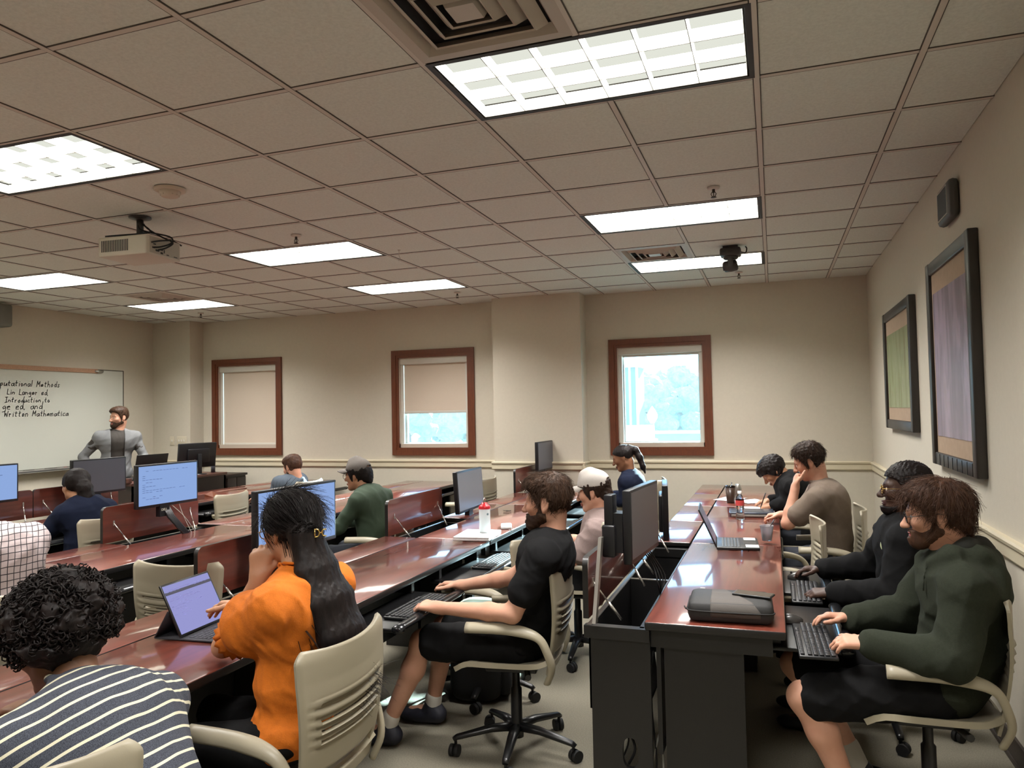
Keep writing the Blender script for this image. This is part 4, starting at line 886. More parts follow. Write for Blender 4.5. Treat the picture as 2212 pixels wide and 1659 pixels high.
# ================================================================= implicit-surface modelling (for bodies, cloth, hair, foliage)
f32 = np.float32
class SDF:
    """grid of signed distances; primitives are blended with a smooth minimum, then meshed with surface nets"""
    def __init__(s, lo, hi, h):
        s.lo = np.array(lo, float); s.h = h; s.n = np.maximum(4, np.ceil((np.array(hi, float)-s.lo)/h).astype(int)+1)
        s.ax = [(s.lo[k]+h*np.arange(s.n[k])).astype(f32) for k in range(3)]; s.v = np.full(s.n, .3, f32)
    def sub(s, lo, hi):
        a = np.clip(np.floor((np.array(lo)-s.lo)/s.h).astype(int), 0, s.n); b = np.clip(np.ceil((np.array(hi)-s.lo)/s.h).astype(int)+1, 0, s.n)
        return tuple(slice(int(p), int(q)) for p, q in zip(a, b))
    def pts(s, sl=None):
        sl = sl or (slice(None),)*3
        return s.ax[0][sl[0]][:, None, None], s.ax[1][sl[1]][None, :, None], s.ax[2][sl[2]][None, None, :]
    def _mix(s, sl, d, k, mode):
        v = s.v[sl]
        if mode == 'sub': v, d2 = -v, d
        else: d2 = d
        if k > 0:
            hh = np.maximum(k-np.abs(v-d2), 0)/k; r = np.minimum(v, d2)-hh*hh*k*.25
        else: r = np.minimum(v, d2)
        s.v[sl] = -r if mode == 'sub' else r
    def cap(s, a, b, ra, rb, k=.02, mode='add', off=0.):
        a = np.array(a, float); b = np.array(b, float); ra += off; rb += off; m = max(ra, rb)+k+3*s.h
        sl = s.sub(np.minimum(a, b)-m, np.maximum(a, b)+m); X, Y, Z = s.pts(sl)
        if 0 in s.v[sl].shape: return s
        d = b-a; L2 = max(d@d, 1e-9); px, py, pz = X-f32(a[0]), Y-f32(a[1]), Z-f32(a[2])
        t = np.clip((px*f32(d[0])+py*f32(d[1])+pz*f32(d[2]))/f32(L2), 0, 1)
        q = np.sqrt((px-t*f32(d[0]))**2+(py-t*f32(d[1]))**2+(pz-t*f32(d[2]))**2)-(f32(ra)+t*f32(rb-ra))
        s._mix(sl, q, k, mode); return s
    def chain(s, P, rs, k=.02, mode='add', off=0.):
        for i in range(len(P)-1): s.cap(P[i], P[i+1], rs[i], rs[i+1], k, mode, off)
        return s
    def ell(s, c, r, A=None, k=.02, mode='add', off=0.):
        c = np.array(c, float); r = np.array(r, float)+off; m = r.max()+k+3*s.h; sl = s.sub(c-m, c+m)
        if 0 in s.v[sl].shape: return s
        X, Y, Z = s.pts(sl); X = X-f32(c[0]); Y = Y-f32(c[1]); Z = Z-f32(c[2])
        if A is None: A = np.eye(3)
        q = [(X*f32(A[i][0])+Y*f32(A[i][1])+Z*f32(A[i][2])) for i in range(3)]
        k0 = np.sqrt(sum((q[i]/f32(r[i]))**2 for i in range(3))); k1 = np.sqrt(sum((q[i]/f32(r[i]**2))**2 for i in range(3)))+f32(1e-6)
        s._mix(sl, k0*(k0-1)/k1, k, mode); return s
    def cut(s, fn, k=.0):
        """keep the region where fn(X, Y, Z) < 0"""
        d = fn(*s.pts())
        d = np.broadcast_to(d, s.v.shape).astype(f32)
        if k > 0: hh = np.maximum(k-np.abs(s.v-d), 0)/k; s.v = np.maximum(s.v, d)+hh*hh*k*.25
        else: s.v = np.maximum(s.v, d)
        return s
    def wrinkle(s, amp, wl, seed=0, n=6, aniso=(1, 1, 1), warp=.6, where=None):
        """cloth / lock relief: warped sum of waves, applied near the surface"""
        rr = np.random.RandomState(seed); idx = np.nonzero(np.abs(s.v) < amp*2+3*s.h)
        P = np.stack([s.ax[k][idx[k]] for k in range(3)], 1)*np.array(aniso, f32); val = np.zeros(len(P), f32)
        w = np.zeros_like(P)
        for _ in range(3):
            d = rr.normal(size=3); d /= np.linalg.norm(d); w += np.sin(P@(d*2*np.pi/(wl*2.3)).astype(f32)+rr.uniform(0, 6))[:, None]*rr.normal(size=3).astype(f32)*wl*.18*warp
        for i in range(n):
            d = rr.normal(size=3); d /= np.linalg.norm(d); l = wl*rr.uniform(.6, 1.6)
            x = (P+w)@(d*2*np.pi/l).astype(f32)+rr.uniform(0, 6); val += (1-np.abs(np.sin(x*.5)))**2-.4
        val *= amp/math.sqrt(n)
        if where is not None: val *= where(s.ax[0][idx[0]], s.ax[1][idx[1]], s.ax[2][idx[2]])
        s.v[idx] -= val; return s
    def mesh(s, smooth=1):
        v = s.v; ins = v < 0; n = s.n
        c = np.zeros(n-1, np.int8)
        for i in (0, 1):
            for j in (0, 1):
                for k in (0, 1): c += ins[i:n[0]-1+i, j:n[1]-1+j, k:n[2]-1+k]
        act = (c > 0) & (c < 8); ids = np.full(act.shape, -1, np.int32); I = np.argwhere(act); ids[act] = np.arange(len(I), dtype=np.int32)
        acc = np.zeros((len(I), 3)); cnt = np.zeros(len(I))
        for ax in range(3):
            o1, o2 = [a for a in range(3) if a != ax]
            for p in (0, 1):
                for q in (0, 1):
                    off = np.zeros(3, int); off[o1] = p; off[o2] = q; A = I+off; off[ax] = 1; B = I+off
                    va = v[A[:, 0], A[:, 1], A[:, 2]]; vb = v[B[:, 0], B[:, 1], B[:, 2]]; m = (va < 0) != (vb < 0)
                    t = va[m]/(va[m]-vb[m]); pt = A[m].astype(float); pt[:, ax] += t; acc[m] += pt; cnt[m] += 1
        P = acc/np.maximum(cnt, 1)[:, None]*s.h+s.lo
        Q = []
        for ax in range(3):
            o1, o2 = (ax+1) % 3, (ax+2) % 3
            sl0 = [slice(None)]*3; sl1 = [slice(None)]*3; sl0[ax] = slice(0, -1); sl1[ax] = slice(1, None)
            m = ins[tuple(sl0)] != ins[tuple(sl1)]; E = np.argwhere(m)
            E = E[(E[:, o1] > 0) & (E[:, o2] > 0) & (E[:, o1] < n[o1]-1) & (E[:, o2] < n[o2]-1)]
            def cell(d1, d2): C = E.copy(); C[:, o1] += d1; C[:, o2] += d2; return ids[C[:, 0], C[:, 1], C[:, 2]]
            q = np.stack([cell(-1, -1), cell(0, -1), cell(0, 0), cell(-1, 0)], 1); fl = ~ins[E[:, 0], E[:, 1], E[:, 2]]; q[fl] = q[fl][:, ::-1]; Q.append(q)
        Q = np.concatenate(Q); Q = Q[(Q >= 0).all(1)]
        for _ in range(smooth):
            S = np.zeros_like(P); C = np.zeros(len(P))
            for a in range(4):
                b = (a+1) % 4; np.add.at(S, Q[:, a], P[Q[:, b]]); np.add.at(S, Q[:, b], P[Q[:, a]]); np.add.at(C, Q[:, a], 1); np.add.at(C, Q[:, b], 1)
            P = P*.45+.55*S/np.maximum(C, 1)[:, None]
        return P, Q
    def build(s, name, mats, parent=None, org=(0, 0, 0), smooth=1, mi=None, keep=None):
        P, Q = s.mesh(smooth); me = bpy.data.meshes.new(name)
        if keep:   # drop crumbs: keep only the biggest connected pieces
            lab = np.arange(len(P))
            while True:
                l2 = lab.copy(); mn = lab[Q].min(1)
                for a in range(4): np.minimum.at(l2, Q[:, a], mn)
                l2 = l2[l2]
                if (l2 == lab).all(): break
                lab = l2
            u, ct = np.unique(lab, return_counts=True); ok = np.isin(lab, u[np.argsort(-ct)[:keep]]); Q = Q[ok[Q[:, 0]]]
            used = np.unique(Q); re = np.full(len(P), -1); re[used] = np.arange(len(used)); P = P[used]; Q = re[Q]
        if not isinstance(mats, (list, tuple)): mats = [mats]
        for m in mats: me.materials.append(m)
        P0 = P-np.array(org, float)
        me.vertices.add(len(P)); me.vertices.foreach_set('co', P0.astype(f32).ravel())
        me.loops.add(len(Q)*4); me.loops.foreach_set('vertex_index', Q.astype(np.int32).ravel())
        me.polygons.add(len(Q)); me.polygons.foreach_set('loop_start', np.arange(0, len(Q)*4, 4, dtype=np.int32)); me.polygons.foreach_set('loop_total', np.full(len(Q), 4, np.int32))
        me.polygons.foreach_set('use_smooth', np.ones(len(Q), bool))
        if mi is not None: me.polygons.foreach_set('material_index', mi(P[Q].mean(1)).astype(np.int32))
        me.update(); me.validate()
        o = bpy.data.objects.new(name, me); COL.objects.link(o)
        if parent is not None: o.parent = parent
        return o
# ================================================================= people
def skin_mat(name, c, c2):
    return mat(name, c, .5, spec=.35, col2=c2, vscale=9, bump=.06, bscale=260)
SK = {'fair': skin_mat('skin_fair', '#bd8a72', '#c99a82'), 'tan': skin_mat('skin_tan', '#a87a5c', '#b5876a'), 'brown': skin_mat('skin_brown', '#80583f', '#8c634a'), 'dark': skin_mat('skin_dark', '#3e2a21', '#4a3328'), 'deep': skin_mat('skin_deep', '#6d4c35', '#775540')}
M_lip = {k: mat('lips_'+k, c, .45) for k, c in (('fair', '#a8625a'), ('tan', '#8f5a4c'), ('brown', '#6b4038'), ('dark', '#4a2c2a'), ('deep', '#5a3830'))}
M_eye = mat('eyeball', '#cfc8c0', .2); M_iris = mat('iris_dark', '#2a1c14', .15)
def hair_mat(name, c, c2, rough=.55): return mat(name, c, rough, col2=c2, vscale=60, stretch=(1, 1, .25), bump=.3, bscale=160, spec=.22)
HM = {'black': hair_mat('hair_black', '#0f0b0a', '#1d1513'), 'brown': hair_mat('hair_brown', '#2a1d14', '#453022'), 'dkbrown': hair_mat('hair_dark_brown', '#1d1410', '#33241a'), 'auburn': hair_mat('hair_auburn', '#33211a', '#523828')}
def unit(v): v = np.array(v, float); return v/(np.linalg.norm(v)+1e-12)
def frame(fw, up):
    z0 = unit(up); x = unit(fw); y = unit(np.cross(z0, x)); z = np.cross(x, y); return np.array([x, y, z])
class Head:
    def __init__(s, c, fw, up=(0, 0, 1), k=1.): s.c = np.array(c, float); s.A = frame(fw, up); s.k = k
    def w(s, p): return s.c + s.k*(np.array(p, float) @ s.A)
    def loc(s, X, Y, Z):
        d = (X-f32(s.c[0]), Y-f32(s.c[1]), Z-f32(s.c[2])); return tuple((d[0]*f32(s.A[i][0])+d[1]*f32(s.A[i][1])+d[2]*f32(s.A[i][2]))/f32(s.k) for i in range(3))
    def ell(s, S, c, r, k=.02, mode='add', off=0., rot=None):
        A = s.A if rot is None else rot @ s.A
        S.ell(s.w(c), np.array(r)*s.k, A, k*s.k, mode, off)
    def cap(s, S, a, b, ra, rb, k=.02, mode='add', off=0.): S.cap(s.w(a), s.w(b), ra*s.k, rb*s.k, k*s.k, mode, off)
    def skull(s, S, off=0., k=.03):
        s.ell(S, (-.012, 0, .035), (.098, .077, .083), k, off=off); s.ell(S, (.022, 0, -.03), (.068, .062, .085), k, off=off)
    def jaw(s, S, off=0.):
        for y in (-1, 1): s.cap(S, (.0, y*.05, -.055), (.065, y*.017, -.098), .021, .018, .025, off=off)
        s.ell(S, (.076, 0, -.098), (.02, .022, .018), .025, off=off)
    def face(s, S):
        s.skull(S); s.jaw(S)
        for y in (-1, 1):
            s.ell(S, (.06, y*.042, -.018), (.03, .024, .024), .025)                          # cheekbone
            s.cap(S, (.084, y*.012, .024), (.076, y*.045, .024), .010, .009, .02)             # brow
            s.ell(S, (.101, y*.031, .004), (.017, .017, .012), .012, 'sub')                  # eye socket
            s.cap(S, (.084, y*.020, .009), (.077, y*.043, .008), .0055, .005, .006)           # upper lid
            s.cap(S, (.083, y*.021, -.007), (.077, y*.042, -.006), .004, .0035, .006)
        s.cap(S, (.088, 0, .018), (.114, 0, -.028), .0085, .0125, .014)                       # nose
        s.ell(S, (.117, 0, -.031), (.011, .012, .010), .01)
        for y in (-1, 1): s.ell(S, (.104, y*.0125, -.034), (.010, .007, .008), .008)
        s.ell(S, (.098, 0, -.059), (.011, .024, .0065), .008); s.ell(S, (.096, 0, -.070), (.011, .021, .0075), .008)
        s.ell(S, (.104, 0, -.0645), (.008, .022, .0016), .003, 'sub')
        for y in (-1, 1):                                                                      # ear
            rot = Matrix.Rotation(.25, 3, 'Y'); rot = np.array(rot)
            s.ell(S, (-.012, y*.077, -.006), (.019, .009, .032), .008, rot=rot); s.ell(S, (-.008, y*.086, -.002), (.010, .006, .019), .005, 'sub', rot=rot); s.ell(S, (-.005, y*.076, -.032), (.008, .006, .009), .006)
    def hairzone(s, xs, zs): 
        def fn(X, Y, Z):
            x, y, z = s.loc(X, Y, Z); x, z = np.broadcast_arrays(x, z); return (np.interp(x, xs, zs).astype(f32)-z)*f32(.8*s.k)
        return fn
def hand(S, wr, d, n, left, curl=.35, spread=1., thumb=.5, k=.005, sc=1., off=0., fing=(1, 1, 1, 1), tcurl=0.):
    d = unit(d); n = unit(n); n = unit(n-d*(n@d)); t = np.cross(d, n) if left else np.cross(n, d)
    L_ = [.070, .078, .073, .056]; O = [.029, .0095, -.0105, -.029]; KL = [.084, .088, .084, .076]; wr = np.array(wr, float)
    S.cap(wr-d*.02, wr+d*.012, .026*sc, .027*sc, .015, off=off)
    for i in range(4):
        kn = wr + (d*KL[i] + t*O[i]*1.0)*sc
        S.cap(wr+(d*.012+t*O[i]*.55)*sc, kn, .0165*sc, .0135*sc, .014, off=off)
        p = kn; a = 0.; dd = unit(d + t*O[i]*2.2*spread); l = L_[i]*sc; r = .0092*sc
        for q, fr in enumerate((.44, .31, .25)):
            a += curl*fing[i]*(1., 1.15, .8)[q]; v = dd*math.cos(a)-n*math.sin(a); p2 = p+v*l*fr; S.cap(p, p2, r, r*.9, k if q else .008, off=off); r *= .9; p = p2
    b = wr+(d*.028+t*.026)*sc; v = unit(t*(.55+.5*thumb)+d*.75-n*.35)
    S.cap(wr+d*.012*sc, b, .018*sc, .0155*sc, .014, off=off); p = b; r = .0125*sc
    for q, fr in enumerate((.042, .034, .026)): p2 = p+v*fr*sc; S.cap(p, p2, r, r*.88, .008, off=off); r *= .88; p = p2; v = unit(v+d*.25-n*tcurl-t*.12)
def sitter(hub, ang=180., lean=0., up=0., sw=.185, leg=0.):
    """resting pose of somebody on a chair, world coordinates"""
    a = R(ang); F = V(math.cos(a), math.sin(a), 0); L = V(-math.sin(a), math.cos(a), 0); o = V(hub[0], hub[1], 0)
    def P(f, l, z): return o+F*f+L*l+V(0, 0, z)
    J = dict(F=F, L=L, P=P, pel=P(-.07, 0, .555), wai=P(-.085+lean*.35, 0, .715), che=P(-.06+lean*.8, 0, .90+up), nb=P(-.02+lean, 0, 1.045+up))
    for s, n in ((1, 'L'), (-1, 'R')):
        J['sh'+n] = P(-.035+lean*.95, s*sw, .985+up); J['el'+n] = P(.06+lean*.6, s*(sw+.06), .74+up*.5); J['wr'+n] = P(.29, s*.16, .715)
        J['hip'+n] = P(-.05, s*.095, .525); J['kn'+n] = P(.36, s*.125, .50); J['an'+n] = P(.34+leg, s*.13, .09)
    return J
class Person:
    def __init__(s, label, loc, J, head, skin='fair', h=.006, b=1.):
        s.root = thing('person', label, 'person', (loc[0], loc[1], 0)); s.o = (loc[0], loc[1], 0); s.J = J; s.hd = head; s.h = h; s.b = b; s.sk = skin
        s.F = J['F']
        pts = np.array([v for k, v in J.items() if isinstance(v, np.ndarray) and k not in 'FL']+[head.c]); s.lo = pts.min(0)-.24; s.hi = pts.max(0)+.24; s.lo[2] = max(s.lo[2], -.02)
    def torso(s, S, off=0., k=.05, hips=True):
        J = s.J; b = s.b; L = unit(J['shL']-J['shR']); up = unit(J['nb']-J['wai']); A = frame(np.cross(L, up), up)
        L2 = unit(J['hipL']-J['hipR']); A2 = frame(np.cross(L2, V(0, 0, 1)), unit(J['wai']-J['pel']))
        sw = np.linalg.norm(J['shL']-J['shR'])
        if hips: S.ell(J['pel'], np.array([.125, .175, .12])*b, A2, k, off=off)
        S.ell(J['wai'], np.array([.112, .148, .15])*b, A, k, off=off)
        S.ell(J['che'], np.array([.118*b, min(.17*b, sw*.47), .17]), A, k, off=off)
        S.cap(J['che']+up*.05+L*.05, J['che']+up*.05-L*.05, .11*b, .11*b, k, off=off)
        for n in 'LR':
            S.cap(J['nb']-up*.03, J['sh'+n]-up*.005, .05, .056*b, k, off=off)
            S.cap(J['sh'+n], J['che']*.45+J['sh'+n]*.55-up*.05, .055*b, .07*b, k, off=off)
    def arm(s, S, n, off=0., t0=0., t1=2., k=.02, ra=(.054, .043, .042, .029)):
        J = s.J; b = s.b; sh, el, wr = J['sh'+n], J['el'+n], J['wr'+n]; ra = [ra[0]*b, ra[1]*b, ra[2]*b, ra[3]]
        e = min(1., t1); S.cap(sh, sh+(el-sh)*e, ra[0], ra[0]+(ra[1]-ra[0])*e, k, off=off)
        if t1 > 1:
            m = el+(wr-el)*.3; e = t1-1; S.cap(el, el+(m-el)*min(1, e/.3), ra[1], ra[2], k, off=off)
            if e > .3: q = (e-.3)/.7; S.cap(m, m+(wr-m)*q, ra[2], ra[2]+(ra[3]-ra[2])*q, k, off=off)
    def leg(s, S, n, off=0., t1=2., k=.03, loose=0.):
        J = s.J; b = s.b; hp, kn, an = J['hip'+n], J['kn'+n], J['an'+n]; e = min(1, t1)
        S.cap(hp, hp+(kn-hp)*e, .088*b, (.088+(.058-.088)*e)*b+loose*e, k, off=off)
        if t1 > 1:
            m = kn+(an-kn)*.32-s.F*.012; e = t1-1; S.cap(kn, kn+(m-kn)*min(1, e/.32), .056*b+loose, .057*b+loose, k, off=off)
            if e > .32: q = (e-.32)/.68; S.cap(m, m+(an-m)*q, .057*b+loose, .057*b+(.037-.057*b)*q+loose, k, off=off)
    def body(s, hands={}, legs=True, sleeve_in=0.):
        S = SDF(s.lo, s.hi, s.h); J = s.J; H_ = s.hd
        s.torso(S, -.012)
        for n in 'LR':
            s.arm(S, n, -.002)
            if legs: s.leg(S, n, -.004)
        base = H_.w((-.035, 0, -.055)); S.cap(J['nb']-V(0, 0, .02), base, .056*s.b, .052, .03); S.cap(J['nb'], H_.w((-.01, 0, -.07)), .05, .045, .03)
        H_.face(S)
        for n in 'LR':
            if n in hands:
                h_ = dict(hands[n]); d = h_.pop('d'); hand(S, J['wr'+n], d, h_.pop('n', (0, 0, 1)), n == 'L', **h_)
        if legs:
            for n in 'LR': t = J.get('toe'+n, s.F); S.cap(J['an'+n]-V(0, 0, .03), J['an'+n]+t*.12-V(0, 0, .05), .036, .028, .02)
        def mi(P):
            x, y, z = H_.loc(P[:, 0], P[:, 1], P[:, 2]); return ((x > .088) & (np.abs(y) < .025-.6*np.abs(z+.064)) & (z > -.078) & (z < -.0525)).astype(int)
        s.bd = S.build('body', [SK[s.sk], M_lip[s.sk]], s.root, s.o, smooth=2, mi=mi, keep=1)
        for y in (-1, 1):
            bm = MB(); bm.lathe([(0, -.0125)]+[(.0125*math.sin(a), -.0125*math.cos(a)) for a in np.linspace(.3, 2.85, 9)]+[(0, .0125)], n=12)
            M = Matrix.Translation(Vector(H_.w((.0785, y*.0315, .0015))-np.array(s.o))) @ Matrix(H_.A.T.tolist()).to_4x4() @ Matrix.Rotation(math.pi/2, 4, 'Y'); bm.xf(M)
            e = bm.build('eye', [M_eye], s.root)
            bm = MB(); bm.lathe([(.0055, .0115), (.0, .0129)], n=12); bm.xf(M); bm.build('iris', [M_iris], e)
    def brows(s, m):
        S = SDF(s.hd.c-.13, s.hd.c+.13, .0032)
        for y in (-1, 1): s.hd.cap(S, (.0935, y*.014, .0245), (.083, y*.043, .027), .0042, .003, .003)
        S.build('eyebrows', HM[m], s.root, s.o)
    def shirt(s, m, sleeve=.62, off=.012, name='shirt', wr_amp=.006, wl=.09, collar=.008, hem=None, cuff=.0, legs=None, neck=0., seed=1, loose=.0, extra=None, ra=None, k=.05):
        h = max(.0055, s.h); S = SDF(s.lo, s.hi, h); J = s.J; s.torso(S, off, k)
        for n in 'LR': s.arm(S, n, off+loose, t1=sleeve, ra=ra or (.056, .046, .045, .033))
        if cuff:
            for n in 'LR': w = J['wr'+n]; d = unit(J['el'+n]-w); S.cap(w+d*.0, w+d*.05, .035+cuff, .037+cuff, .01)
        if extra: extra(S)
        S.wrinkle(wr_amp, wl, seed)
        if collar:
            c = J['nb']+V(0, 0, .02+neck); up = unit(s.hd.w((-.03, 0, -.06))-J['nb']); A = frame(s.F, up); 
            for a in range(14): q = a*2*math.pi/14; q2 = q+2*math.pi/14; S.cap(c+.064*(math.cos(q)*A[0]*1.05+math.sin(q)*A[1]), c+.064*(math.cos(q2)*A[0]*1.05+math.sin(q2)*A[1]), collar, collar, .008)
        if hem is not None: S.cut(lambda X, Y, Z: f32(hem)-Z+0*X+0*Y)
        return S.build(name, m, s.root, s.o, smooth=2, keep=1)
    def trousers(s, m, t1=1.9, off=.012, loose=.0, name='trousers', seed=2, amp=.006):
        S = SDF(s.lo, s.hi, max(.007, s.h)); J = s.J; L2 = unit(J['hipL']-J['hipR']); A2 = frame(np.cross(L2, V(0, 0, 1)), unit(J['wai']-J['pel']))
        S.ell(J['pel'], np.array([.13, .178, .115])*s.b, A2, .05, off=off*.6)
        for n in 'LR': s.leg(S, n, off, t1, loose=loose)
        S.wrinkle(amp, .09, seed); return S.build(name, m, s.root, s.o, smooth=2)
    def shoes(s, m, sole=None):
        for n in 'LR':
            a = s.J['an'+n]; t = unit(s.J.get('toe'+n, s.F)*V(1, 1, 0)); S = SDF(a-.22, a+.22, .007); z0 = a[2]-.09
            S.cap(a-V(0, 0, .045)-t*.03, a-V(0, 0, .055)+t*.06, .045, .042, .03); S.ell(a-V(0, 0, .058)+t*.12, (.075, .048, .032), frame(t, (0, 0, 1)), .03); S.cap(a-V(0, 0, .01), a+V(0, 0, .005), .045, .043, .02)
            S.cut(lambda X, Y, Z: f32(z0)-Z+0*X+0*Y); S.build('shoe', m, s.root, s.o)
    def hair(s, m, xs, zs, off=.013, amp=.006, wl=.02, aniso=(1, 1, 1), extra=None, name='hair', h=None, seed=3, k=.0, cut=None):
        H_ = s.hd; h = h or max(.0042, s.h*.75); S = SDF(H_.c-.24, H_.c+.24, h); H_.skull(S, off); 
        if extra: extra(S, H_)
        S.wrinkle(amp, wl, seed, 7, aniso)
        if xs is not None: S.cut(H_.hairzone(xs, zs))
        if cut: S.cut(cut)
        return S.build(name, HM[m] if isinstance(m, str) else m, s.root, s.o, smooth=1)
    def beard(s, m, off=.009, xs=(-.02, .0, .015, .04, .065, .10, .13), zs=(.02, .02, -.01, -.045, -.05, -.046, -.046), amp=.004, low=-.15):
        H_ = s.hd; S = SDF(H_.c-.2, H_.c+.2, max(.004, s.h*.75)); H_.skull(S, off*.6); H_.jaw(S, off); H_.ell(S, (.086, 0, -.075), (.026, .03, .04), .02, off=off*.5)
        S.wrinkle(amp, .016, 5, 7)
        def fn(X, Y, Z):
            x, y, z = np.broadcast_arrays(*H_.loc(X, Y, Z)); a = z-np.interp(x, xs, zs).astype(f32); a = np.maximum(a, f32(-.012)-x)
            lips = .0-((np.sqrt(((x-.108)/.03)**2+(y/.026)**2+((z+.0645)/.0125)**2)-1)*.012); return np.maximum(np.maximum(a, lips), f32(low)-z).astype(f32)
        S.cut(fn); return S.build('beard', HM[m], s.root, s.o, smooth=1)
    def glasses(s, m, round_=True, r=.0235, drop=0.):
        H_ = s.hd; bm = MB(); o = np.array(s.o)
        for y in (-1, 1):
            p = []
            for a in np.linspace(0, 2*math.pi, 19):
                c_, s_ = math.cos(a), math.sin(a); e = 1 if round_ else .7
                yy = y*.033+r*np.sign(c_)*abs(c_)**e*1.1; p.append(H_.w((.104-.1*(abs(yy)-.02)*.3, yy, .0-drop+r*.85*np.sign(s_)*abs(s_)**e))-o)
            bm.tube(p, .0017, 6, caps=False)
            bm.tube(smooth_path([H_.w((.101, y*.06, .008-drop))-o, H_.w((.09, y*.071, .008-drop))-o, H_.w((.02, y*.079, .01))-o, H_.w((-.015, y*.081, .008))-o, H_.w((-.03, y*.082, -.015))-o]), .0017, 6)
        bm.tube([H_.w((.106, -.0085, .003-drop))-o, H_.w((.111, 0, .006-drop))-o, H_.w((.106, .0085, .003-drop))-o], .0017, 6)
        return bm.build('eyeglasses', m, s.root)
    def cap_hat(s, m, tilt=0., name='baseball_cap', strap=True):
        H_ = s.hd; S = SDF(H_.c-.2, H_.c+.22, max(.004, s.h*.75)); H_.ell(S, (-.012, 0, .048), (.108, .089, .092), .02); H_.cap(S, (.0, 0, .13), (.04, 0, .12), .02, .02, .05)
        H_.ell(S, (-.1, 0, .045), (.035, .04, .026), .006, 'sub')
        def fn(X, Y, Z):
            x, y, z = H_.loc(X, Y, Z); return (f32(.036)+x*f32(.12+tilt)-z).astype(f32)
        S.cut(fn); c = S.build(name, m, s.root, s.o, smooth=1)
        o = np.array(s.o); Gd = []
        for i in range(9):
            row = []; t = i/8
            for j in range(15):
                v = j/14*2-1; a = v*1.2; r0 = .096; x = -.012+ (r0+.012)*math.cos(a*.86) + t*.085*math.cos(v*1.25)**.8; y = .088*math.sin(a*.86)*(1-.12*t); z = .05+(x)*(.1+tilt)-.008-.02*t*t-.016*v*v
                row.append(H_.w((x, y, z))-o)
            Gd.append(row)
        bm = MB(); bm.sheet(Gd, .004); bm.build('brim', m, c)
        bm = MB(); p = H_.w((-.01, 0, .141))-o; bm.lathe([(0, .004), (.006, .002), (.007, -.002)], c=p, n=10); bm.build('button', m, c)
        if strap: bm = MB(); bm.tube([H_.w((-.105, v*.034, .03))-o for v in (-1, -.5, 0, .5, 1)], .004, 6, flat=(.5, 2)); bm.build('strap', m, c)
        return c
def strands(person, ho, n, length, m, flow=None, r=.0009, lift=.25, seed=1, rnd=.25, segs=6, keep=None, name='hair_strands'):
    """fine locks lying on a hair mesh, growing from the crown (or along flow)"""
    rr = np.random.RandomState(seed); me = ho.data; N = len(me.vertices); co = np.empty(N*3, f32); me.vertices.foreach_get('co', co); co = co.reshape(-1, 3)
    no = np.empty(N*3, f32); me.vertices.foreach_get('normal', no); no = no.reshape(-1, 3); H_ = person.hd; o = np.array(person.o)
    idx = rr.randint(0, N, n); P = co[idx].astype(float); Nn = no[idx].astype(float)
    if keep is not None: k_ = keep(P+o); P, Nn = P[k_], Nn[k_]
    crown = H_.w((-.05, .01, .125))-o; cen = H_.w((-.012, 0, .02))-o; jit = rr.normal(size=P.shape)*rnd; L_ = length*rr.uniform(.5, 1.2, len(P)); pts = [P-Nn*.002]
    lf = lift*rr.uniform(.2, 1.5, len(P))[:, None]; q = P.copy()
    for k in range(segs):
        nn = q-cen; nn /= np.linalg.norm(nn, axis=1, keepdims=True); nn = Nn*.6+nn*.4; nn /= np.linalg.norm(nn, axis=1, keepdims=True)
        d = (q-crown) if flow is None else np.broadcast_to(flow(q+o), q.shape); d = d/(np.linalg.norm(d, axis=1, keepdims=True)+1e-6)+jit; d = d-nn*(d*nn).sum(1, keepdims=True); d /= np.linalg.norm(d, axis=1, keepdims=True)+1e-6
        d = d+nn*lf*(1 if k < 2 else -.25); q = q+d*(L_/segs)[:, None]; pts.append(q.copy())
    pts = np.stack(pts, 1); M_, S_ = pts.shape[:2]; t = np.gradient(pts, axis=1); t /= np.linalg.norm(t, axis=2, keepdims=True)+1e-9
    a = np.cross(t, rr.normal(size=(M_, 1, 3))); a /= np.linalg.norm(a, axis=2, keepdims=True)+1e-9; b = np.cross(t, a); rad = (r*np.linspace(1, .35, S_))[None, :, None]
    ring = np.stack([pts+rad*(a*math.cos(w_)+b*math.sin(w_)) for w_ in (0, 2.094, 4.189)], 2); vid = np.arange(M_*S_*3).reshape(M_, S_, 3); F_ = []
    for k in range(3): k2 = (k+1) % 3; F_.append(np.stack([vid[:, :-1, k], vid[:, :-1, k2], vid[:, 1:, k2], vid[:, 1:, k]], -1).reshape(-1, 4))
    Q = np.concatenate(F_).astype(np.int32); m2 = bpy.data.meshes.new(name); m2.vertices.add(M_*S_*3); m2.vertices.foreach_set('co', ring.astype(f32).ravel()); m2.loops.add(len(Q)*4); m2.loops.foreach_set('vertex_index', Q.ravel())
    m2.polygons.add(len(Q)); m2.polygons.foreach_set('loop_start', np.arange(0, len(Q)*4, 4, dtype=np.int32)); m2.polygons.foreach_set('loop_total', np.full(len(Q), 4, np.int32)); m2.polygons.foreach_set('use_smooth', np.ones(len(Q), bool))
    m2.materials.append(HM[m] if isinstance(m, str) else m); m2.update(); so = bpy.data.objects.new(name, m2); COL.objects.link(so); so.parent = ho; so['kind'] = 'stuff'; return so
M_denim = mat('dark_denim', '#20242e', .8, var=.12, vscale=200, bump=.1, bscale=400); M_blackcl = mat('black_cotton', '#121213', .88, var=.12, vscale=90, bump=.1, bscale=500, spec=.15)
M_shoe = mat('dark_shoe', '#15161b', .6); M_glass_f = mat('spectacle_frame', '#1b1714', .25); M_gold = mat('gold_wire', '#b99a5a', .25, metal=.9)
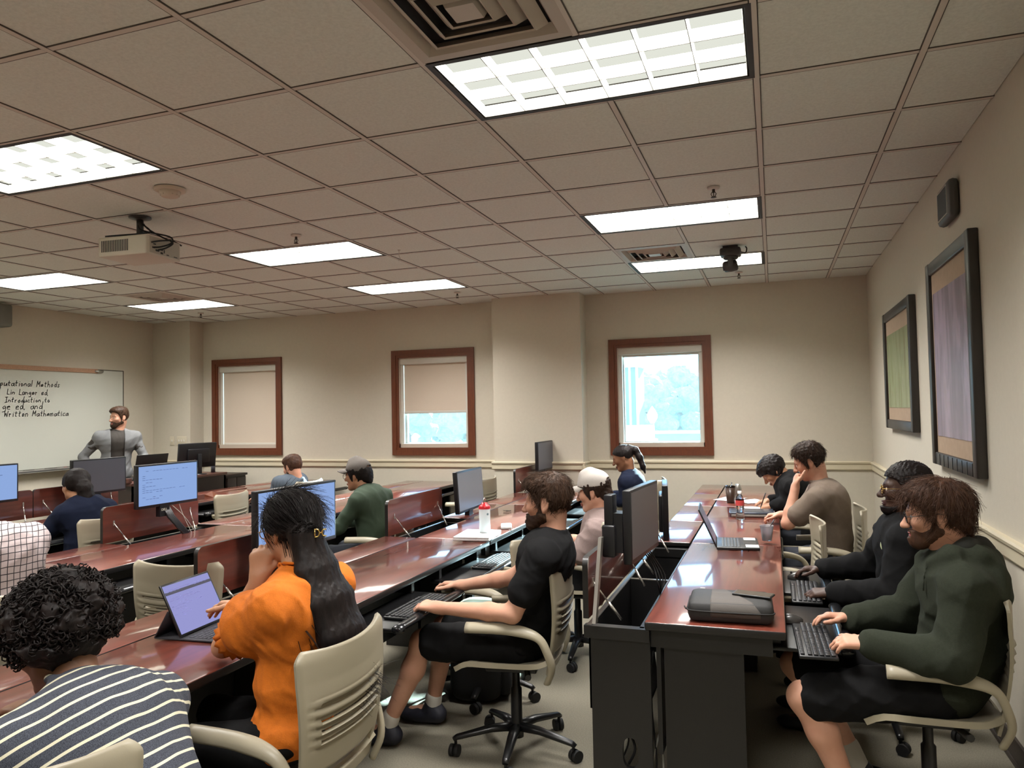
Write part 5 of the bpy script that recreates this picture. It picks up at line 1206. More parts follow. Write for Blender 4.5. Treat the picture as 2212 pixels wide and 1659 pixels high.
HX = (-.12, -.085, -.05, -.028, -.022, .004, .012, .03, .05, .075, .10)
HZ = (-.085, -.08, -.06, -.05, .03, .03, -.035, -.005, .045, .068, .075)   # nape, round the ear, sideburn, temple, forehead

# ---- man in the green hoodie, nearest on the right
J = sitter((.55, 3.24), 180); P = J['P']
J.update(pel=V(.575, 3.24, .56), wai=V(.645, 3.24, .70), che=V(.655, 3.24, .86), nb=V(.615, 3.24, 1.0), shL=V(.63, 3.055, .93), shR=V(.62, 3.43, .94), elL=V(.565, 2.985, .695), wrL=V(.315, 3.085, .705), elR=V(.50, 3.50, .72), wrR=V(.275, 3.42, .705),
 hipL=V(.52, 3.14, .535), hipR=V(.52, 3.34, .535), knL=V(.075, 3.11, .475), knR=V(.055, 3.42, .50), anL=V(.24, 3.09, .10), anR=V(.30, 3.38, .10))
hd = Head((.577, 3.24, 1.172), (-1, .10, -.14), (.02, 0, 1), 1.02)
p = Person('man in a dark green hoodie and black shorts typing at the near right desk', (.55, 3.24), J, hd, 'fair', .0048, 1.05)
p.body({'L': dict(d=(-1, .12, .02), n=(-.1, -.25, 1), curl=.42), 'R': dict(d=(-1, -.05, .12), n=(-.05, .2, 1), curl=.40)})
M_hood = mat('green_hoodie_fleece', '#2a2e25', .95, var=.14, vscale=120, bump=.15, bscale=350, spec=.15); M_lining = mat('hood_lining_black', '#14150f', .9)
def hoodx(S):
    S.chain([V(.535, 3.17, 1.0), V(.60, 3.13, 1.035), V(.69, 3.15, 1.03), V(.735, 3.24, 1.005), V(.69, 3.34, 1.03), V(.60, 3.35, 1.035), V(.535, 3.31, 1.0)], [.022, .032, .042, .05, .042, .032, .022], .03)
    S.ell((.745, 3.24, .955), (.045, .13, .085), None, .05)
p.shirt(M_hood, 1.93, .024, 'hoodie', .011, .13, 0, cuff=.006, seed=11, loose=.006, extra=hoodx)
S = SDF((.45, 3.0, .85), (.85, 3.5, 1.12), .006); S.chain([V(.575, 3.165, 1.035), V(.66, 3.17, 1.062), V(.715, 3.24, 1.055), V(.66, 3.31, 1.062), V(.575, 3.315, 1.035)], [.02, .03, .036, .03, .02], .03); S.ell((.735, 3.24, 1.0), (.045, .11, .055), None, .04); S.wrinkle(.004, .08, 3); S.build('hood_lining', M_lining, p.root, p.o)
S = SDF((.48, 3.0, .8), (.62, 3.3, 1.05), .005); S.chain([V(.525, 3.165, .99), V(.512, 3.15, .95), V(.505, 3.145, .90)], [.0035, .0035, .005], .004); S.build('drawstring', M_hood, p.root, p.o)
p.trousers(M_blackcl, .86, .016, .018, 'shorts', 5, .009)
p.shoes(M_shoe)
for n in 'LR': a, k_ = J['an'+n], J['kn'+n]; S = SDF(a-.13, a+.2, .007); S.cap(a-V(0, 0, .02), a+(k_-a)*.22, .044, .05, .01); S.wrinkle(.003, .03, 4); S.build('sock', mat('white_sock', '#b9b4aa', .9), p.root, p.o)
def fringe(S, H_):
    H_.ell(S, (-.03, 0, .04), (.1, .088, .086), .03); H_.ell(S, (.02, 0, .075), (.085, .08, .06), .03); H_.ell(S, (-.085, 0, -.03), (.035, .06, .06), .03)
    for y in (-.05, -.02, .02, .05): H_.cap(S, (.07, y, .10), (.098, y*1.1, .062), .014, .007, .012)
ho_ = p.hair('auburn', (-.13, -.1, -.06, -.03, -.024, .004, .012, .03, .055, .08, .12), (-.085, -.08, -.065, -.05, .03, .03, -.05, -.01, .035, .06, .058), .014, .006, .022, (1, 1, .5), fringe)
strands(p, ho_, 2600, .07, 'auburn', seed=31)
p.beard('auburn', .004, amp=.002, low=-.128); p.brows('brown'); p.glasses(M_glass_f, False, .021)

# ---- man in the black hoodie with glasses
J = sitter((.50, 4.12), 180); J.update(pel=V(.54, 4.12, .56), wai=V(.60, 4.12, .71), che=V(.60, 4.12, .87), nb=V(.595, 4.12, 1.01), shL=V(.57, 3.935, .945), shR=V(.57, 4.30, .95), elL=V(.50, 3.86, .71), wrL=V(.245, 3.93, .69), elR=V(.47, 4.40, .74), wrR=V(.225, 4.36, .715))
hd = Head((.605, 4.12, 1.172), (-1, .05, .02), (.03, 0, 1), 1.03)
p = Person('man in a black hoodie with a round badge, glasses and short black hair', (.50, 4.12), J, hd, 'dark', .006, 1.03)
p.body({'L': dict(d=(-1, .06, -.06), n=(-.1, -.2, 1), curl=.36), 'R': dict(d=(-1, 0, -.02), n=(0, .1, 1), curl=.4)})
def hoodb(S): S.chain([V(.52, 4.05, 1.0), V(.60, 4.02, 1.03), V(.69, 4.12, 1.02), V(.60, 4.22, 1.03), V(.52, 4.19, 1.0)], [.022, .034, .046, .034, .022], .03)
p.shirt(M_blackcl, 1.92, .024, 'hoodie', .009, .12, 0, cuff=.005, seed=12, loose=.004, extra=hoodb)
bm = MB(); c = atY(1921, 1174, 3.99); bm.lathe([(.0, .004), (.026, .003), (.028, 0), (.028, -.01), (0, -.01)], n=28); bm.xf(Matrix.Translation(Vector((c[0]-.50-.018, c[1]-4.12-.005, c[2]))) @ Vector((-.75, -.6, .35)).to_track_quat('Z', 'Y').to_matrix().to_4x4() @ Matrix.Diagonal((1, 1.25, 1, 1)))
b_ = bm.build('badge', mat('badge_cream', '#c9d3a8', .5), p.root)
bm = MB(); bm.lathe([(0, .0048), (.016, .0044)], n=20); bm.xf(Matrix.Translation(Vector((c[0]-.50-.018, c[1]-4.12-.005, c[2]))) @ Vector((-.75, -.6, .35)).to_track_quat('Z', 'Y').to_matrix().to_4x4() @ Matrix.Diagonal((1, 1.2, 1, 1))); bm.build('badge_emblem', mat('badge_green', '#2f4a38', .5), b_)
p.trousers(M_blackcl, 1.95); p.shoes(M_shoe)
p.hair('black', (-.12, -.085, -.05, -.03, .0, .03, .05, .075, .11), (.0, .0, .01, .03, .035, .03, .055, .062, .062), .016, .007, .012, (1, 1, 1), lambda S, H_: H_.ell(S, (-.02, 0, .07), (.09, .078, .068), .03))
p.beard('black', .005, (-.02, .0, .02, .05, .075, .10, .13), (-.02, -.03, -.055, -.075, -.08, -.08, -.08), .003, -.14); p.brows('black'); p.glasses(M_gold, True, .024)

# ---- man in taupe resting his cheek on his fist
J = sitter((.30, 5.58), 180); J.update(pel=V(.34, 5.58, .56), wai=V(.36, 5.58, .72), che=V(.345, 5.58, .90), nb=V(.29, 5.58, 1.045), shL=V(.27, 5.40, .965), shR=V(.285, 5.76, .97), elL=V(.07, 5.41, .80), wrL=V(.125, 5.47, 1.035), elR=V(.17, 5.83, .79), wrR=V(.035, 5.78, .805))
hd = Head((.225, 5.60, 1.208), (-1, .12, -.42), (-.1, -.12, 1), 1.0)
p = Person('man in a taupe T-shirt resting his cheek on his fist', (.30, 5.58), J, hd, 'fair', .0065, 1.04)
p.body({'L': dict(d=(.15, .35, .9), n=(-.95, -.2, .2), curl=1.35, thumb=.2), 'R': dict(d=(-1, 0, -.05), n=(0, .1, 1), curl=.62)})
p.shirt(mat('taupe_jersey', '#6a5d51', .9, var=.07, vscale=120, bump=.08, bscale=400), .66, .014, 'shirt', .007, .10, seed=14, loose=.014)
p.trousers(M_denim, 1.95); p.shoes(M_shoe)
ho_ = p.hair('dkbrown', HX, HZ, .016, .008, .02, (1, 1, .7), lambda S, H_: H_.ell(S, (-.01, 0, .085), (.09, .08, .055), .03)); strands(p, ho_, 1200, .045, 'dkbrown', seed=32); p.brows('dkbrown')

# ---- person bent over papers at the far end of the back row
J = sitter((.15, 6.62), 180, .26, -.13); J.update(wrL=V(-.02, 6.47, .785), elL=V(.10, 6.42, .80), wrR=V(-.05, 6.75, .79), elR=V(.12, 6.83, .80), nb=V(.07, 6.62, .98), che=V(.14, 6.62, .87), shL=V(.11, 6.45, .93), shR=V(.11, 6.80, .93))
hd = Head((-.015, 6.62, 1.055), (-.72, -.05, -.72), (-.75, 0, .75), 1.0)
p = Person('person with dark hair in black, bent down writing on paper', (.15, 6.62), J, hd, 'tan', .0085)
p.body({'L': dict(d=(-1, .2, -.15), n=(-.2, -.3, 1), curl=.7), 'R': dict(d=(-1, -.1, -.15), n=(0, 0, 1), curl=.4)})
p.shirt(M_blackcl, 1.9, .02, 'hoodie', .008, .11, .014, seed=15); p.trousers(M_denim, 1.95); p.shoes(M_shoe)
p.hair('black', (-.13, -.085, -.05, -.02, .0, .03, .055, .085, .13), (-.10, -.10, -.09, -.07, -.06, -.02, .02, .03, .03), .022, .009, .022, (1, 1, .6), lambda S, H_: H_.ell(S, (.03, 0, .06), (.09, .088, .06), .03))
t = thing('pen', 'dark pen in the hand of the person writing at the far end', 'pen', (-.115, 6.49, .785)); bm = MB(); bm.tube([(-.012, .0, -.03), (-.006, 0, -.015), (.02, .0, .06), (.035, 0, .1)], [.001, .0045, .0045, .0045], 8); bm.build('barrel', mat('pen_dark', '#241d1c', .3), t)

# ---- bearded man in the black T-shirt
J = sitter((-1.19, 3.37), 180); J.update(pel=V(-1.145, 3.37, .545), wai=V(-1.07, 3.37, .70), che=V(-1.035, 3.37, .875), nb=V(-.995, 3.37, 1.015), shL=V(-.99, 3.185, .945), shR=V(-1.03, 3.55, .95), elL=V(-1.115, 3.125, .705), wrL=V(-1.50, 3.18, .692), elR=V(-1.27, 3.60, .755), wrR=V(-1.585, 3.66, .682),
 hipL=V(-1.18, 3.27, .525), hipR=V(-1.18, 3.47, .525), knL=V(-1.62, 3.25, .505), knR=V(-1.62, 3.50, .505), anL=V(-1.80, 3.23, .10), anR=V(-1.70, 3.52, .10))
hd = Head((-1.015, 3.375, 1.165), (-1, .05, -.06), (0, 0, 1), 1.04)
p = Person('bearded man in a black T-shirt and shorts typing in the middle of the photo', (-1.19, 3.37), J, hd, 'fair', .0048, 1.0)
p.body({'L': dict(d=(-1, .18, .05), n=(0, -.2, 1), curl=.36), 'R': dict(d=(-1, .06, .04), n=(-.15, .2, 1), curl=.34)})
p.shirt(M_blackcl, .62, .013, 'shirt', .007, .11, .007, seed=17, loose=.012)
p.trousers(M_blackcl, .84, .014, .018, 'shorts', 6, .008); p.shoes(mat('navy_shoe', '#1a1b26', .6))
for n in 'LR': a, k_ = J['an'+n], J['kn'+n]; S = SDF(a-.13, a+.2, .007); S.cap(a-V(0, 0, .02), a+(k_-a)*.1, .042, .043, .01); S.build('sock', mat('white_sock', '#b9b4aa', .9), p.root, p.o)
def tophair(S, H_):
    H_.ell(S, (-.005, 0, .085), (.098, .08, .055), .03); H_.ell(S, (.05, 0, .075), (.055, .07, .045), .03)
ho_ = p.hair('brown', HX, HZ, .009, .006, .018, (1, 1, .6), tophair); strands(p, ho_, 2200, .05, 'brown', seed=33); p.beard('brown', .008, amp=.003, low=-.14); p.brows('brown')

# ---- man in the white cap
J = sitter((-1.24, 4.75), 180); J.update(pel=V(-1.22, 4.75, .54), wai=V(-1.11, 4.75, .66), che=V(-1.07, 4.75, .79), nb=V(-1.075, 4.75, .92), shL=V(-1.06, 4.565, .83), shR=V(-1.08, 4.93, .84), elL=V(-1.20, 4.50, .66), wrL=V(-1.46, 4.60, .70), elR=V(-1.25, 5.0, .70), wrR=V(-1.5, 4.95, .70))
hd = Head((-1.115, 4.75, 1.067), (-1, .05, -.22), (0, 0, 1), 1.02)
p = Person('man in a white cap and pinkish grey T-shirt slouching in the third row', (-1.24, 4.75), J, hd, 'fair', .0065, 1.02)
p.body({'L': dict(d=(-1, .1, -.05), n=(0, -.2, 1), curl=.4), 'R': dict(d=(-1, .0, -.05), n=(0, .2, 1), curl=.4)})
p.shirt(mat('mauve_grey_jersey', '#8f7c78', .9, var=.07, vscale=140, bump=.08, bscale=400), .75, .014, 'shirt', .009, .08, seed=18, loose=.012)
p.trousers(M_denim, 1.95); p.shoes(M_shoe)
p.hair('dkbrown', HX, tuple(z-.02 for z in HZ), .014, .007, .02, (1, 1, .6), lambda S, H_: H_.ell(S, (-.085, 0, -.045), (.04, .06, .05), .03), cut=lambda X, Y, Z: (p.hd.loc(X, Y, Z)[2]-f32(.06)+0*X).astype(f32))
p.cap_hat(mat('white_cap_cotton', '#c9c3bc', .85, var=.04, vscale=150), .02); p.brows('dkbrown')
# ---- woman with the sunlit ponytail
J = sitter((-1.30, 7.40), 180, .03, -.06); J.update(pel=V(-1.34, 7.35, .55), wai=V(-1.34, 7.35, .68), che=V(-1.34, 7.35, .82), nb=V(-1.36, 7.35, .955), shL=V(-1.37, 7.185, .885), shR=V(-1.35, 7.51, .89))
hd = Head((-1.42, 7.34, 1.115), (-1, -.06, -.42), (0, 0, 1), 1.0)
p = Person('woman in navy with a sunlit ponytail looking down by the third window', (-1.34, 7.35), J, hd, 'brown', .0085, .9)
p.body({'L': dict(d=(-1, .1, -.1), curl=.4), 'R': dict(d=(-1, 0, -.1), curl=.4)})
M_navy = mat('navy_fleece', '#141a2c', .9, var=.1, vscale=120, spec=.15)
p.shirt(M_navy, 1.9, .018, 'jacket', .008, .1, .014, seed=19); p.trousers(M_denim, 1.95); p.shoes(M_shoe)
def pony(S, H_):
    c = H_.w((-.10, 0, .07)); S.chain([c, c+V(.06, 0, -.03), c+V(.10, -.01, -.10), c+V(.13, -.01, -.19), c+V(.15, -.01, -.25)], [.026, .034, .034, .028, .012], .02)
p.hair('black', None, None, .010, .005, .02, (1, 1, .3), pony, cut=None if False else (lambda X, Y, Z: np.maximum(p.hd.hairzone((-.3, -.12, -.11, -.06, -.03, .0, .03, .055, .08, .12), (-.6, -.6, -.06, -.04, -.01, .01, .03, .05, .07, .075))(X, Y, Z), -1)))

# ---- woman in the orange blouse
J = sitter((-1.53, 2.12), 180); J.update(pel=V(-1.545, 2.12, .56), wai=V(-1.54, 2.12, .73), che=V(-1.53, 2.13, .91), nb=V(-1.535, 2.155, 1.06), shL=V(-1.505, 1.985, .995), shR=V(-1.49, 2.31, 1.0), elL=V(-1.845, 2.15, .795), wrL=V(-1.70, 2.16, 1.035), elR=V(-1.76, 2.43, .83), wrR=V(-1.915, 2.36, .885),
 hipL=V(-1.60, 2.03, .53), hipR=V(-1.60, 2.22, .53), knL=V(-1.98, 1.99, .51), knR=V(-1.98, 2.26, .51), anL=V(-1.92, 1.99, .10), anR=V(-1.92, 2.26, .10))
hd = Head((-1.605, 2.215, 1.205), (-1, .34, -.20), (-.04, -.05, 1), 1.0)
p = Person('woman in an orange puff-sleeved blouse with very long dark hair, cheek on hand', (-1.53, 2.12), J, hd, 'tan', .0048, .88)
p.body({'L': dict(d=(.02, .15, 1), n=(.35, -1, .1), curl=.75, thumb=.3), 'R': dict(d=(-1, -.1, -.05), n=(-.1, .3, 1), curl=.38)})
M_orange = mat('orange_crepe', '#c96a0c', .85, var=.08, vscale=60, bump=.25, bscale=220)
def puff(S):
    for n in 'LR':
        sh, el = J['sh'+n], J['el'+n]; d = el-sh; S.cap(sh+d*.05, sh+d*.40, .075, .105, .03); S.cap(sh+d*.40, sh+d*.62, .105, .062, .03)
p.shirt(M_orange, .6, .012, 'blouse', .008, .075, .005, hem=.50, seed=21, extra=puff)
for n in 'LR':
    bm = MB()
    sh, el = J['sh'+n], J['el'+n]; d = unit(el-sh); A_ = frame(d, (0, 0, 1)); c0 = sh+(el-sh)*.62
    Gd = []
    for i in range(4):
        Gd.append([c0+d*(.0+.017*i)+(.060+.004*i+.0045*(1 if j % 2 else -1)*(i/3*.7+.4))*(math.cos(j*2*math.pi/36)*A_[1]+math.sin(j*2*math.pi/36)*A_[2])-np.array(p.o) for j in range(37)])
    bm.sheet(Gd, .003); bm.build('sleeve_ruffle', M_orange, p.root)
p.trousers(M_blackcl, 1.95, .01); p.shoes(M_shoe)
def longhair(S, H_):
    H_.ell(S, (-.02, 0, .045), (.104, .086, .09), .02)
    cl = H_.w((-.10, .02, -.02)); up = V(0, 0, 1)
    pth = [H_.w((-.085, 0, .0)), cl, V(-1.475, 2.17, 1.08), V(-1.425, 2.17, .98), V(-1.385, 2.18, .87), V(-1.355, 2.19, .78), V(-1.345, 2.20, .71)]
    for off_, sc_ in ((0, 1.), (.045, .85), (-.045, .85), (.085, .5), (-.08, .45)):
        q = [a+V(.10*off_*(i/6), off_*min(1, i/2.5)*1.05, 0) for i, a in enumerate(pth)]; S.chain(q, [.05*sc_, .045*sc_, .05*sc_, .052*sc_, .05*sc_, .042*sc_, .015*sc_], .025)
S = SDF((-1.75, 1.95, .62), (-1.2, 2.5, 1.36), .0048); H_ = p.hd; H_.skull(S, .012); longhair(S, H_)
S.wrinkle(.0035, .016, 8, 8, (1, 1, .05), warp=.3)
def fz(X, Y, Z):
    x, y, z = np.broadcast_arrays(*H_.loc(X, Y, Z)); a = np.interp(x, (-.5, -.055, -.045, -.02, .0, .03, .06, .085, .12), (-2, -2, -.045, -.03, -.012, .004, .03, .055, .06)).astype(f32)-z; return a*f32(.8)
S.cut(fz); ho_ = S.build('hair', HM['black'], p.root, p.o, smooth=1)
strands(p, ho_, 5000, .13, 'black', flow=lambda q: np.where((q[:, 2:3] > 1.20), (H_.w((-.10, .02, -.01))-q), np.array([[.25, .02, -1.]])), r=.0010, lift=.06, seed=34, rnd=.05, segs=8)
bm = MB(); rr = random.Random(3)
for k in range(14):   # loose strands beside the neck and along the ponytail
    a0 = H_.w((-.05+rr.uniform(-.03, .02), .066+rr.uniform(-.015, .006) if k % 3 else -.06, -.03)); y = rr.uniform(-.1, .1)
    q = [a0, a0+V(.03, -.01, -.08), V(-1.46+rr.uniform(-.03, .03), 2.07+y*.3-(.03 if k % 3 else -.18), 1.0), V(-1.41+rr.uniform(-.03, .03), 2.07+y*.5-(.0 if k % 3 else -.2), .86), V(-1.37, 2.09+y*.7-(0 if k % 3 else -.18), .74+rr.uniform(-.06, .05))]
    bm.tube([v-np.array(p.o) for v in smooth_path(q, 5)], .0013, 4, caps=False)
bm.build('hair_strands', HM['black'], p.root)
# gold clip: a D-shaped and a C-shaped piece
bm = MB(); ccl = atY(690, 1150, 2.165)-np.array(p.o); vx, vz = V(.80, .60, 0), V(0, 0, 1)
def G2(u, v): return ccl+vx*u+vz*v+V(.60, -.80, 0)*.012
bm.tube([G2(-.016, -.013), G2(-.016, .013)], .0026, 6); bm.tube(smooth_path([G2(-.018, .013), G2(-.006, .011), G2(-.001, 0), G2(-.006, -.011), G2(-.018, -.013)]), .0026, 6)
bm.tube(smooth_path([G2(.022, .011), G2(.012, .010), G2(.008, 0), G2(.012, -.010), G2(.022, -.011)]), .0026, 6); bm.tube([G2(.0035, .002), G2(.0035, -.002)], .002, 6)
bm.build('hair_clip', mat('bright_gold', '#e2c27a', .2, metal=1.), p.root)
p.glasses(M_gold, True, .025); p.brows('black')

# ---- curly haired person in the striped top
J = sitter((-1.42, 1.42), 180); J.update(pel=V(-1.44, 1.42, .55), wai=V(-1.50, 1.43, .69), che=V(-1.60, 1.45, .79), nb=V(-1.735, 1.475, .895), shL=V(-1.70, 1.27, .83), shR=V(-1.645, 1.655, .805), elL=V(-1.86, 1.17, .72), elR=V(-1.83, 1.74, .72), wrL=V(-2.02, 1.33, .775), wrR=V(-2.03, 1.60, .775))
hd = Head((-1.835, 1.505, 1.01), (-1, .02, -.35), (-.25, 0, 1), 1.1)
p = Person('curly haired person in a striped navy and cream top, seen from behind', (-1.42, 1.42), J, hd, 'deep', .006, 1.04)
p.body({'L': dict(d=(-1, .2, -.1), curl=.4), 'R': dict(d=(-1, -.2, -.1), curl=.4)})
def stripe_mat():
    m = bpy.data.materials.new('striped_knit'); m.use_nodes = True; nt = m.node_tree; L = nt.links.new; b = nt.nodes['Principled BSDF']; b.inputs['Roughness'].default_value = .9
    tc = nd(nt, 'ShaderNodeTexCoord'); n = nd(nt, 'ShaderNodeTexNoise', i_Scale=5., i_Detail=1.); L(tc.outputs['Object'], n.inputs['Vector'])
    ad = nd(nt, 'ShaderNodeVectorMath', operation='MULTIPLY_ADD'); ad.inputs[1].default_value = (.022,)*3; L(n.outputs['Color'], ad.inputs[0]); L(tc.outputs['Object'], ad.inputs[2])
    dt = nd(nt, 'ShaderNodeVectorMath', operation='DOT_PRODUCT'); dt.inputs[1].default_value = (-.62, .05, .78); L(ad.outputs[0], dt.inputs[0])
    ml = nd(nt, 'ShaderNodeMath', operation='MULTIPLY'); ml.inputs[1].default_value = 1/.033; L(dt.outputs['Value'], ml.inputs[0])
    fr = nd(nt, 'ShaderNodeMath', operation='FRACT'); L(ml.outputs[0], fr.inputs[0]); lt_ = nd(nt, 'ShaderNodeMath', operation='LESS_THAN'); lt_.inputs[1].default_value = .21; L(fr.outputs[0], lt_.inputs[0])
    n2 = nd(nt, 'ShaderNodeTexNoise', i_Scale=600., i_Detail=1.); L(tc.outputs['Object'], n2.inputs['Vector']); rp = nd(nt, 'ShaderNodeValToRGB'); L(n2.outputs['Fac'], rp.inputs['Fac']); e = rp.color_ramp.elements
    e[0].position = .35; e[0].color = (*lin('#262a35'), 1); e[1].position = .65; e[1].color = (*lin('#4d515c'), 1)
    mx = nd(nt, 'ShaderNodeMixRGB'); L(lt_.outputs[0], mx.inputs[0]); L(rp.outputs['Color'], mx.inputs[1]); mx.inputs[2].default_value = (*lin('#d8d3b8'), 1); L(mx.outputs[0], b.inputs['Base Color'])
    bp = nd(nt, 'ShaderNodeBump', i_Strength=.3, i_Distance=.003); L(n2.outputs['Fac'], bp.inputs['Height']); L(bp.outputs['Normal'], b.inputs['Normal']); return m
p.shirt(stripe_mat(), 1.9, .015, 'striped_top', .006, .12, .011, seed=22); p.trousers(M_blackcl, 1.95); p.shoes(M_shoe)
def curls(S, H_):
    rr = np.random.RandomState(5); H_.ell(S, (-.02, 0, .045), (.135, .118, .118), .03)
    for k in range(150):
        v = unit(rr.normal(size=3)); 
        if v[2] < -.55 or (v[0] > .75 and v[2] < .2): continue
        q = np.array([-.02, 0, .04])+v*np.array([.128, .115, .112]); H_.ell(S, q, rr.uniform(.014, .026)*np.ones(3), .01)
p.hair('black', (-.2, -.10, -.06, -.03, .0, .04, .07, .1, .14), (-.10, -.10, -.09, -.07, -.05, -.01, .05, .07, .07), .02, .010, .03, (1, 1, 1), curls, h=.0055)
bm = MB(); rr = np.random.RandomState(9); o_ = np.array(p.o); nC = 0
while nC < 900:
    v = unit(rr.normal(size=3))
    if v[2] < -.6 or (v[0] > .7 and v[2] < .25): continue
    c = np.array([-.02, 0, .042])+v*np.array([.136, .122, .12]); t1 = unit(np.cross(v, rr.normal(size=3))); t2 = np.cross(v, t1); r0 = rr.uniform(.006, .012); turns = rr.uniform(1.2, 2.2); ax = unit(v*rr.uniform(.1, .7)+t1*.8)
    e1 = unit(np.cross(ax, v)); e2 = np.cross(ax, e1); pts = []
    for q in np.linspace(0, 1, 13): a = q*turns*2*math.pi; pts.append(p.hd.w(c+ax*(q-.5)*.035+r0*(1-.3*q)*(math.cos(a)*e1+math.sin(a)*e2))-o_)
    bm.tube(pts, .0022, 4, caps=False); nC += 1
o = bm.build('curls', HM['black'], p.root); o['kind'] = 'stuff'

# ---- person in the checked shirt at the left edge
J = sitter((-3.2, 2.36), 180, .10); J.update(che=V(-3.25, 2.36, .96), nb=V(-3.34, 2.37, 1.10), shL=V(-3.31, 2.17, 1.03), shR=V(-3.29, 2.55, 1.045), elR=V(-3.40, 2.63, .80), elL=V(-3.42, 2.1, .80), wrR=V(-3.68, 2.52, .775), wrL=V(-3.68, 2.2, .775), wai=V(-3.21, 2.36, .75), pel=V(-3.2, 2.36, .56))
hd = Head((-3.44, 2.37, 1.25), (-1, 0, -.2), (0, 0, 1), 1.0)
p = Person('person in a white shirt with a dark grid check, cut off at the left edge', (-3.2, 2.36), J, hd, 'fair', .008, 1.04)
p.body({'L': dict(d=(-1, 0, -.1), curl=.4), 'R': dict(d=(-1, 0, -.1), curl=.4)})
def check_mat():
    m = bpy.data.materials.new('grid_check'); m.use_nodes = True; nt = m.node_tree; L = nt.links.new; b = nt.nodes['Principled BSDF']; b.inputs['Roughness'].default_value = .85
    tc = nd(nt, 'ShaderNodeTexCoord'); n = nd(nt, 'ShaderNodeTexNoise', i_Scale=6., i_Detail=1.); L(tc.outputs['Object'], n.inputs['Vector'])
    ad = nd(nt, 'ShaderNodeVectorMath', operation='MULTIPLY_ADD'); ad.inputs[1].default_value = (.02,)*3; L(n.outputs['Color'], ad.inputs[0]); L(tc.outputs['Object'], ad.inputs[2]); outs = []
    for d in ((-.25, 0, 1), (.75, 1, 0)):
        dt = nd(nt, 'ShaderNodeVectorMath', operation='DOT_PRODUCT'); dt.inputs[1].default_value = d; L(ad.outputs[0], dt.inputs[0]); ml = nd(nt, 'ShaderNodeMath', operation='MULTIPLY'); ml.inputs[1].default_value = 1/.029; L(dt.outputs['Value'], ml.inputs[0])
        fr = nd(nt, 'ShaderNodeMath', operation='FRACT'); L(ml.outputs[0], fr.inputs[0]); l2 = nd(nt, 'ShaderNodeMath', operation='LESS_THAN'); l2.inputs[1].default_value = .13; L(fr.outputs[0], l2.inputs[0]); outs.append(l2)
    mxm = nd(nt, 'ShaderNodeMath', operation='MAXIMUM'); L(outs[0].outputs[0], mxm.inputs[0]); L(outs[1].outputs[0], mxm.inputs[1]); mx = nd(nt, 'ShaderNodeMixRGB'); L(mxm.outputs[0], mx.inputs[0]); mx.inputs[1].default_value = (*lin('#c2b3b3'), 1); mx.inputs[2].default_value = (*lin('#2e2c30'), 1); L(mx.outputs[0], b.inputs['Base Color']); return m
p.shirt(check_mat(), 1.9, .016, 'checked_shirt', .008, .11, .012, seed=23); p.trousers(M_denim, 1.95); p.shoes(M_shoe); p.hair('brown', HX, HZ); p.brows('brown')

# ---- man in the grey cap
J = sitter((-2.98, 5.22), 180); J.update(pel=V(-3.04, 5.26, .55), wai=V(-3.04, 5.26, .70), che=V(-3.06, 5.27, .85), nb=V(-3.10, 5.28, .985), shL=V(-3.08, 5.11, .915), shR=V(-3.03, 5.42, .915), elL=V(-3.22, 5.05, .72), wrL=V(-3.45, 5.12, .70), elR=V(-3.2, 5.5, .72), wrR=V(-3.45, 5.42, .70))
hd = Head((-3.19, 5.29, 1.105), (-1, -.02, -.10), (0, 0, 1), 1.0)
p = Person('man in a grey cap, dark glasses and green long-sleeved top in the second row', (-3.04, 5.26), J, hd, 'tan', .0085, .95)
p.body({'L': dict(d=(-1, .1, -.1), curl=.4), 'R': dict(d=(-1, 0, -.1), curl=.4)})
p.shirt(mat('moss_jersey', '#2b3a2a', .9, var=.1, vscale=120), 1.9, .016, 'shirt', .007, .1, .009, seed=24); p.trousers(M_denim, 1.95); p.shoes(M_shoe)
p.hair('black', HX, tuple(z-.025 for z in HZ), .015, .006, .02, (1, 1, .6), lambda S, H_: H_.ell(S, (-.09, 0, -.02), (.04, .06, .07), .03), cut=lambda X, Y, Z: (p.hd.loc(X, Y, Z)[2]-f32(.06)+0*X).astype(f32))
p.cap_hat(mat('grey_cap_cotton', '#57514c', .9, var=.08, vscale=120), .05); p.brows('black'); p.glasses(M_glass_f, False, .022)

# ---- woman in the navy hoodie, front row
J = sitter((-4.82, 4.12), 180); J.update(pel=V(-4.82, 4.15, .55), wai=V(-4.80, 4.16, .70), che=V(-4.82, 4.18, .86), nb=V(-4.875, 4.19, .985), shL=V(-4.86, 4.03, .915), shR=V(-4.82, 4.35, .915), elL=V(-5.06, 3.98, .72), wrL=V(-5.36, 4.06, .76), elR=V(-5.05, 4.44, .74), wrR=V(-5.42, 4.36, .775))
hd = Head((-4.955, 4.20, 1.10), (-1, .30, -.06), (0, 0, 1), 1.0)
p = Person('woman in a navy hoodie with a low dark ponytail in the front row', (-4.82, 4.15), J, hd, 'tan', .0085, .92)
p.body({'L': dict(d=(-1, .1, -.1), curl=.4), 'R': dict(d=(-1, 0, -.1), curl=.4)})
def hoodn(S): S.chain([V(-4.93, 4.11, .97), V(-4.85, 4.09, .99), V(-4.765, 4.19, .96), V(-4.84, 4.29, .99), V(-4.93, 4.27, .97)], [.02, .034, .05, .034, .02], .03)
p.shirt(M_navy, 1.9, .022, 'hoodie', .009, .1, 0, seed=25, extra=hoodn); p.trousers(M_denim, 1.95); p.shoes(M_shoe)
def lowpony(S, H_): S.chain([H_.w((-.09, 0, .02)), H_.w((-.125, -.01, -.015)), H_.w((-.13, -.02, -.08)), H_.w((-.115, -.03, -.14))], [.05, .05, .05, .03], .03); H_.ell(S, (-.03, 0, .05), (.1, .088, .088), .02)
